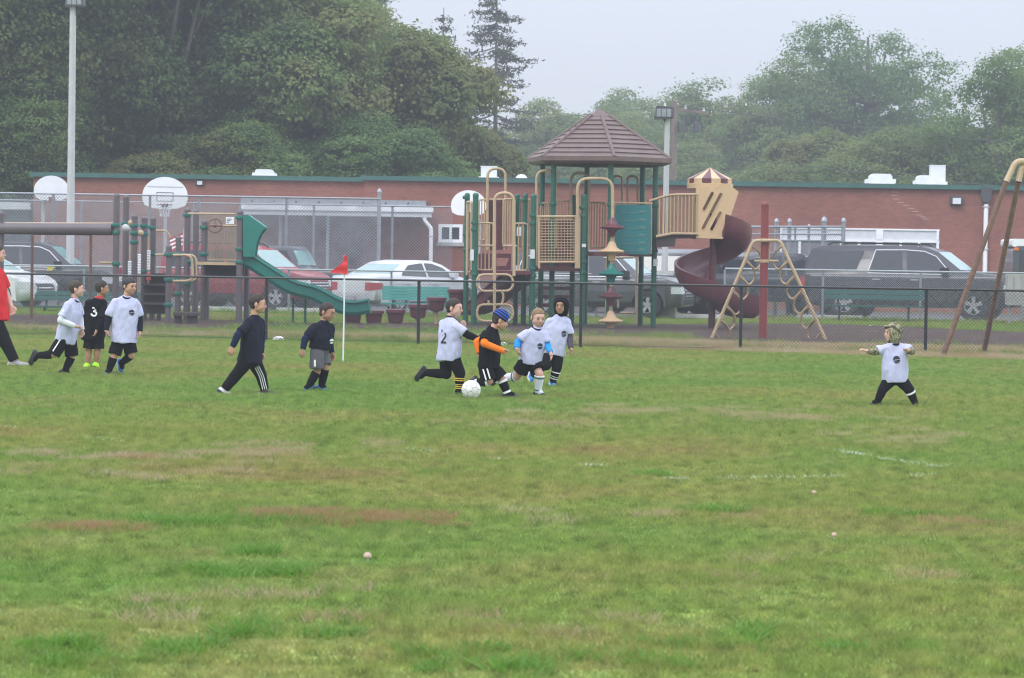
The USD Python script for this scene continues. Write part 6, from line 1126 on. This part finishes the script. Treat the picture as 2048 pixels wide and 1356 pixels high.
    if extra:
        for spec in extra.get('side_stripes', ()):        # (leg, offset, from, to, material): a stripe down the outside of a leg
            k, off, f0, f1, mt_, w_, nvec = spec; P = [T['hip' + k], T['kn' + k], T['an' + k]]; pt = lambda q2: P[0] + (P[1] - P[0]) * q2 if q2 <= 1 else P[1] + (P[2] - P[1]) * (q2 - 1)
            n = unit(np.asarray(nvec, float)); pts = [pt(q2) for q2 in np.linspace(f0, f1, 16)]; sv = np.asarray(bmesh.vertices); out = []
            for i in range(len(pts)):
                ax = unit(pts[min(i + 1, 15)] - pts[max(i - 1, 0)]); c_ = np.cross(ax, n); base_ = pts[i] + c_ * off
                row = []
                for o in (-w_, w_):
                    b_ = base_ + c_ * o; dq = sv - b_; lo_ = (np.abs(dq @ ax) < .02) & (np.abs(dq @ c_) < .018) & (dq @ n > 0); hgt = (dq[lo_] @ n).max() if lo_.any() else .06; row.append(b_ + n * (hgt + .004))
                out += row
            put('side_stripe', trimesh.Trimesh(out, [f_ for i in range(15) for f_ in ([2 * i, 2 * i + 1, 2 * i + 3], [2 * i, 2 * i + 3, 2 * i + 2])], process=False), mt_, bprim, sm=60)
    if headwear == 'knit':
        m0 = hull(El(h(-.008, 0, .045), np.array([.106, .092, .092]) * hs, HR)); zc_ = [-.2, .02, .036, .052, .068, .084, .100, .116, .3]; hat = None
        for i in range(1, 8):
            a_, b_ = zc_[i], zc_[i + 1]; nz = unit(u * 1.0 + f * .28); c0_ = h(0, 0, 0); bandm = m0.trim_by_plane(nz, float(nz @ c0_) + a_ * hs).trim_by_plane(-nz, -(float(nz @ c0_) + b_ * hs))
            if bandm.is_empty(): continue
            p = put('knit_hat' if hat is None else 'knit_band', bandm, (KNIT_D if i % 2 else KNIT_B), t if hat is None else hat, sm=40); hat = hat or p
        put('hat_patch', hull(El(h(.085, -.03 if yaw > -180 else .03, .035), np.array([.016, .03, .015]) * hs, HR)), M('pale_blue_patch', (.35, .5, .7), .7), hat)
    if headwear in ('hood', 'camo_hood'):
        hm = BLACK_C if headwear == 'hood' else CAMO; hd = hull(El(h(-.018, 0, .022), np.array([.112, .100, .104]) * hs, HR), El(h(.03, 0, .01), np.array([.07, .088, .094]) * hs, HR), S(h(-.03, .035, -.09), .05 * hs), S(h(-.03, -.035, -.09), .05 * hs), S(h(.02, 0, -.115), .035 * hs))
        face = hull(El(h(.11, 0, -.012), np.array([.075, .062 if headwear == 'hood' else .066, .078]) * hs, HR)); hd = hd - face
        if headwear == 'camo_hood': hd = union([hd, hull(El(h(.062, 0, .082), np.array([.055, .07, .012]) * hs, HR))])
        put('hood', smoothed(hd, .011, 3, noise=.004, freq=20, seed=3), hm, sm=60)
    if headwear == 'hood_down':
        b0 = nk - fw * .05 * s; put('hood', smoothed(union([hull(El(b0 - tv * .02 * s, np.array([.06, .095, .06]) * s, np.column_stack([fw, lat, tv])), S(b0 - tv * .09 * s - fw * .03 * s, .045 * s))]), .012, 3, noise=.006, freq=14, seed=3), smat); put('hood_lining', hull(El(b0 + tv * .025 * s, np.array([.045, .07, .032]) * s, np.column_stack([fw, lat, tv]))), M('red_lining', (.4, .03, .03), .8))
    return t, T
def tmesh(m):
    q_ = m.to_mesh(); return trimesh.Trimesh(np.array(q_.vert_properties[:, :3]), np.array(q_.tri_verts), process=False)
def ringtube(c, n, R, r, lat):
    p = ring(c, n, R, 20, lat); return MB().tube(p, r, 7, True).tm()
def extrude_face(h, hs, HR, hairlen):
    """the part of the head left bare by the hair: forehead down, in front of the ears"""
    a = .050 - .014 * hairlen
    top = [np.array([h(x, y, a + dz + lift)]) for y, dz in ((0, .010), (.03, .006), (-.03, .006), (.055, -.010), (-.055, -.010), (.075, -.036), (-.075, -.036)) for x, lift in ((.048 - .25 * abs(y), 0), (.30, .06))]
    return hull(*top, *[np.array([h(x, y, z)]) for x, z in ((.014, .004), (-.002, -.03), (-.018, -.20), (.30, -.20)) for y in (-.2, .2)])

person('dark haired adult in a red shirt and black trousers walking in at the left edge', (28, 732), dict(hem=(-10, 640), head=(-6, 507), neck=(-14, 533), shL=(-2, 546, .16), shR=(-26, 548, -.16), elL=(12, 585, .22), wrL=(22, 612, .1), haL=(24, 620, .08), elR=(-44, 590, -.2), wrR=(-40, 622, -.15), haR=(-38, 632, -.14), hipL=(-10, 632, .09), hipR=(-16, 632, -.09), knL=(-34, 684, .09), anL=(-58, 722, .09), toeL=(-40, 731, .09), knR=(10, 684, -.09), anR=(29, 722, -.09), toeR=(56, 729, -.09)), 1.42, 'fair', 'brown', -88, 0, shirt=RED_T, bottoms=(BLACK_C, 1.97), shoes=(S_GREY, S_WHITE), hem=.48, hemw=.112, hairlen=1)
person('running boy in a white shirt with white sleeves, leftmost of the children', (130, 749), dict(hem=(128, 684), head=(153, 578), neck=(149, 603), shL=(157, 610, .12), shR=(135, 611, -.12), elR=(121, 641, -.17), wrR=(150, 652, -.15), haR=(160, 656, -.13), elL=(160, 636, .17), wrL=(164, 660, .1), haL=(163, 668, .1), hipL=(140, 682, .07), hipR=(124, 682, -.07), knR=(107, 709, -.09), anR=(73, 711, -.09), toeR=(63, 730, -.09), knL=(144, 712, .07), anL=(130, 741, .07), toeL=(141, 747, .07)), .98, 'fair', 'brown', -84, 2, shirt=WHITE_T, sleeves=WHITE_SOCK, bottoms=(BLACK_C, 1.0), socks=BLACK_C, shoes=(S_BLACK, S_BLACK), hem=.42, hemw=.098, collar=COLLAR, hairlen=1, extra={'side_stripes': [('R', 0, .1, .98, STRIPE, .008, (0, -1, .5))]})
person('boy in a black hooded top seen from behind, with neon green boots', (185, 737), dict(hem=(184, 681), head=(204, 577), neck=(199, 600), shL=(178, 606, -.02), shR=(208, 608, -.02), elR=(202, 638, -.14), wrR=(193, 660, -.18), haR=(190, 669, -.18), elL=(170, 637, .0), wrL=(170, 660, .02), haL=(170, 668, .03), hipL=(179, 681, .0), hipR=(196, 681, .0), knL=(177, 706, .0), anL=(175, 728, 0), toeL=(181, 735, .10), knR=(195, 706, 0), anR=(193, 726, .05), toeR=(197, 733, .15)), .94, 'tan', 'short_brown', -72, 0, shirt=BLACK_C, bottoms=(BLACK_C, .62), socks=None, shoes=(S_GREEN, S_GREEN), hem=.42, hemw=.105, slv=.98, sleeves=BLACK_C, headwear='hood_down', back=[('3', .12, -.035, .17, STRIPE, .25)])
person('stocky black haired boy in a white shirt with blue shoes, rightmost of the left trio', (222, 750), dict(hem=(246, 684), head=(259, 572), neck=(252, 597), shR=(231, 604, -.06), shL=(272, 605, .02), elR=(216, 640, -.08), wrR=(212, 661, -.12), haR=(216, 671, -.14), elL=(280, 640, .05), wrL=(280, 663, .0), haL=(279, 672, -.02), hipR=(236, 684, -.02), hipL=(258, 684, .02), knR=(228, 712, -.05), anR=(218, 741, -.02), toeR=(210, 749, -.10), knL=(263, 710, 0), anL=(243, 726, .10), toeL=(246, 746, .10)), .98, 'warm', 'dark', -128, -6, shirt=WHITE_T, sleeves=NAVY, bottoms=(BLACK_C, .86), socks=BLACK_C, shoes=(S_BLUE, S_WHITE), hem=.44, hemw=.118, thick=1.2, collar=COLLAR, chest=(.06, .17, .036, PRINT), hairlen=1)
person('boy in a long navy shirt and striped track trousers, walking right', (500, 788), dict(hem=(498, 725), head=(515, 608), neck=(509, 635), shL=(519, 645, .12), shR=(499, 645, -.12), elR=(476, 670, -.2), wrR=(465, 693, -.2), haR=(462, 702, -.2), elL=(523, 676, .15), wrL=(522, 705, .08), haL=(523, 715, .08), hipL=(508, 722, .07), hipR=(494, 722, -.07), knR=(469, 754, -.08), anR=(449, 779, -.08), toeR=(460, 787, -.08), knL=(523, 752, .07), anL=(530, 781, .07), toeL=(552, 787, .07)), 1.02, 'warm', 'short_brown', -88, -4, shirt=NAVY, sleeves=NAVY_SLEEVE, bottoms=(BLACK_C, 1.95), shoes={'L': (S_BLACK, S_WHITE), 'R': (S_WHITE, S_BLACK)}, hem=.48, hemw=.105, extra={'side_stripes': [('L', -.022, .35, 1.9, STRIPE, .004, (.1, -1, 0)), ('L', 0, .35, 1.9, STRIPE, .004, (.1, -1, 0)), ('L', .022, .35, 1.9, STRIPE, .004, (.1, -1, 0))]})
person('boy in a navy shirt and grey shorts leaning forward beside the corner flag', (642, 782), dict(hem=(639, 697), head=(654, 624), neck=(648, 648), shR=(632, 654, -.10), shL=(660, 655, .08), elR=(610, 679, -.15), wrR=(606, 698, -.18), haR=(603, 707, -.18), elL=(659, 684, .12), wrL=(664, 706, .08), haL=(666, 715, .07), hipR=(634, 704, -.06), hipL=(644, 704, .06), knR=(634, 742, -.05), anR=(618, 772, -.05), toeR=(607, 780, -.07), knL=(650, 735, .02), anL=(643, 771, .05), toeL=(654, 780, -.01)), .98, 'tan', 'short_brown', -112, -14, shirt=NAVY, sleeves=NAVY_SLEEVE, bottoms=(GREY_C, .86), socks=BLACK_C, shoes=(S_BLUE, S_BLACK), hem=.31, hemw=.10, chest=(.065, .18, .03, STRIPE), extra={'side_stripes': [('R', 0, .4, .75, STRIPE, .012, (-.2, -1, 0))]})
person('boy in a white shirt with number 2 on the back, running behind the ball', (918, 790), dict(hem=(897, 721), head=(908, 616), neck=(900, 641), shR=(912, 654, -.10), shL=(886, 648, .10), elR=(937, 671, -.12), wrR=(955, 677, -.02), haR=(962, 679, 0), elL=(912, 668, .24), wrL=(924, 658, .22), haL=(926, 650, .20), hipL=(893, 715, .05), hipR=(906, 716, -.06), knL=(892, 748, .02), anL=(849, 745, .0), toeL=(834, 762, 0), knR=(920, 747, -.06), anR=(918, 780, -.06), toeR=(912, 789, -.16)), 1.0, 'fair', 'short_brown', -104, -4, shirt=WHITE_T, sleeves=BLACK_C, bottoms=(BLACK_C, 1.2), socks=BLACK_C, shoes=(S_BLACK, S_BLACK), hem=.40, hemw=.10, slv=.66, collar=COLLAR, back=[('2', .115, .02, .19, PRINT, -.55), ('ICE', .03, .0, .118, PRINT, -.55)], extra={'bandsR': [(f_, YELLOW) for f_ in (.3, .42, .54, .66, .78, .9)]})
person('boy in a blue knitted hat, black shirt and orange sleeves, running with the ball', (1012, 796), dict(hem=(976, 735), head=(1000, 641), neck=(985, 658), shR=(971, 668, -.10), shL=(985, 668, .11), elR=(968, 687, -.2), wrR=(1001, 700, -.19), haR=(1009, 702, -.18), elL=(954, 684, .12), wrL=(957, 697, .10), haL=(958, 702, .1), hipL=(984, 735, .06), hipR=(970, 735, -.07), knR=(978, 762, -.08), anR=(950, 766, -.05), toeR=(934, 777, -.05), knL=(1003, 758, .06), anL=(1015, 787, .06), toeL=(1038, 793, .04)), .97, 'warm', 'short_brown', -80, -20, shirt=BLACK_C, sleeves=ORANGE, bottoms=(BLACK_C, .9), socks=BLACK_C, shoes=(S_BLACK, S_BLACK), hem=.41, hemw=.102, slv=.7, headwear='knit', extra={'longcuff': 1, 'bands': [(.12, STRIPE), (.2, STRIPE), (.86, STRIPE), (.93, STRIPE)], 'side_stripes': [('R', -.02, .05, .86, STRIPE, .008, (0, -1, 0)), ('R', .025, .05, .86, STRIPE, .008, (0, -1, 0))]})
person('sandy haired boy in a white shirt with bright blue sleeves and white socks', (1074, 792), dict(hem=(1058, 728), head=(1076, 635), neck=(1072, 660), shR=(1055, 667, -.05), shL=(1088, 667, .0), elR=(1036, 684, -.06), wrR=(1033, 697, -.13), haR=(1036, 704, -.16), elL=(1094, 690, 0), wrL=(1101, 705, -.10), haL=(1103, 713, -.13), hipR=(1051, 724, -.02), hipL=(1068, 724, .02), knR=(1034, 753, .05), anR=(1002, 757, .16), toeR=(984, 770, .16), knL=(1079, 748, -.06), anL=(1076, 783, -.02), toeL=(1089, 790, -.10)), .97, 'fair', 'blond', -158, -12, shirt=WHITE_T, sleeves=BLUE, bottoms=(BLACK_C, .66), socks=WHITE_SOCK, shoes=(S_BLACK, S_BLACK), hem=.38, hemw=.098, slv=.68, collar=NAVY_SLEEVE, chest=(.055, .17, .034, PRINT), extra={'bands': [(.12, STRIPE), (.2, GREEN_BAND), (.9, GREEN_BAND)]})
person('child in a dark hood and white shirt behind the blue sleeved boy', (1107, 773), dict(hem=(1104, 709), head=(1122, 612), neck=(1118, 635), shR=(1101, 643, -.03), shL=(1134, 645, .03), elR=(1090, 672, .02), wrR=(1090, 694, -.05), haR=(1091, 702, -.07), elL=(1139, 675, .02), wrL=(1142, 696, -.05), haL=(1144, 705, -.08), hipR=(1098, 704, -.01), hipL=(1114, 704, .01), knR=(1092, 731, -.10), anR=(1068, 742, .10), toeR=(1063, 762, .06), knL=(1114, 734, -.03), anL=(1106, 762, 0), toeL=(1110, 771, -.13)), 1.0, 'tan', 'dark', 168, 0, shirt=WHITE_T, sleeves=DARKGREY_C, bottoms=(BLACK_C, 1.4), socks=BLACK_C, shoes=(S_BLUE, S_WHITE), hem=.42, hemw=.103, headwear='hood', chest=(.065, .18, .036, PRINT), extra={'bandsL': [(f_, STRIPE) for f_ in (.35, .5, .65, .8)]})
person('small player in a camouflage hood and long white shirt, arms spread, on the right', (1788, 813), dict(hem=(1790, 764), head=(1785, 666), neck=(1790, 690), shR=(1770, 696, -.04), shL=(1807, 695, .0), elR=(1751, 704, -.05), wrR=(1735, 702, -.08), haR=(1727, 699, -.10), elL=(1824, 703, -.05), wrL=(1817, 702, -.18), haL=(1811, 701, -.24), hipR=(1782, 758, -.02), hipL=(1800, 758, .02), knR=(1765, 780, -.04), anR=(1755, 803, 0), toeR=(1739, 809, -.05), knL=(1819, 780, -.03), anL=(1830, 805, .0), toeL=(1835, 812, -.11)), .90, 'fair', 'brown', 112, 0, shirt=WHITE_T, sleeves=CAMO, bottoms=(BLACK_C, 1.3), socks=BLACK_C, shoes=(S_BLACK, S_BLACK), hem=.45, hemw=.115, slv=.7, headwear='camo_hood', collar=COLLAR, chest=(-.015, .17, .044, PRINT), extra={'bandsL': [(.18, STRIPE), (.24, STRIPE)]})
# the ball: stitched panels
bc = G(942, 798.5); rb = 19.2 / KPX(bc[1]); bt = thing('soccer_ball', 'white soccer ball with dark seams at the running boys\' feet', 'ball', (bc[0], bc[1], rb))
ph = (1 + 5 ** .5) / 2; ico = unit(np.array([0, 1, ph])); IV = np.array([unit(v) for a in (1, -1) for b in (ph, -ph) for v in ([0, a, b], [a, b, 0], [b, 0, a])]); ed = min(np.linalg.norm(IV[0] - v) for v in IV[1:])
cen = [v for v in IV] + [unit(IV[i] + IV[j] + IV[k]) for i in range(12) for j in range(i) for k in range(j) if max(np.linalg.norm(IV[i] - IV[j]), np.linalg.norm(IV[j] - IV[k]), np.linalg.norm(IV[i] - IV[k])) < ed * 1.01]
cen = np.array(cen) @ rotz(.5).T @ np.array([[1, 0, 0], [0, math.cos(.5), -math.sin(.5)], [0, math.sin(.5), math.cos(.5)]]).T; sb = trimesh.creation.icosphere(5); wgt = np.array([1.0] * 12 + [1.012] * 20); sc_ = (sb.vertices @ cen.T) + np.array([-.0] * 12 + [-.0] * 20) - np.array([.012] * 12 + [0] * 20); own = sc_.argmax(1); srt = np.sort(sc_, 1); gap_ = srt[:, -1] - srt[:, -2]
vv_ = sb.vertices * (rb * (1 - .02 * np.exp(-(gap_ / .02) ** 2)))[:, None]; seamf = (gap_[sb.faces].mean(1) < .012)
LEATHER = M('white_ball_leather', (.70, .69, .65), .45, var=.08, scale=20); SEAM = M('dark_ball_seam', (.10, .11, .10), .7)
fo = own[sb.faces[:, 0]]
for k in range(32):
    ff = sb.faces[(fo == k) & ~seamf]
    if len(ff): u_, inv = np.unique(ff, return_inverse=True); obj('panel', trimesh.Trimesh(vv_[u_], inv.reshape(-1, 3), process=False), LEATHER, bt, True)
u_, inv = np.unique(sb.faces[seamf], return_inverse=True); obj('seam', trimesh.Trimesh(vv_[u_], inv.reshape(-1, 3), process=False), SEAM, bt, True, kind='stuff')
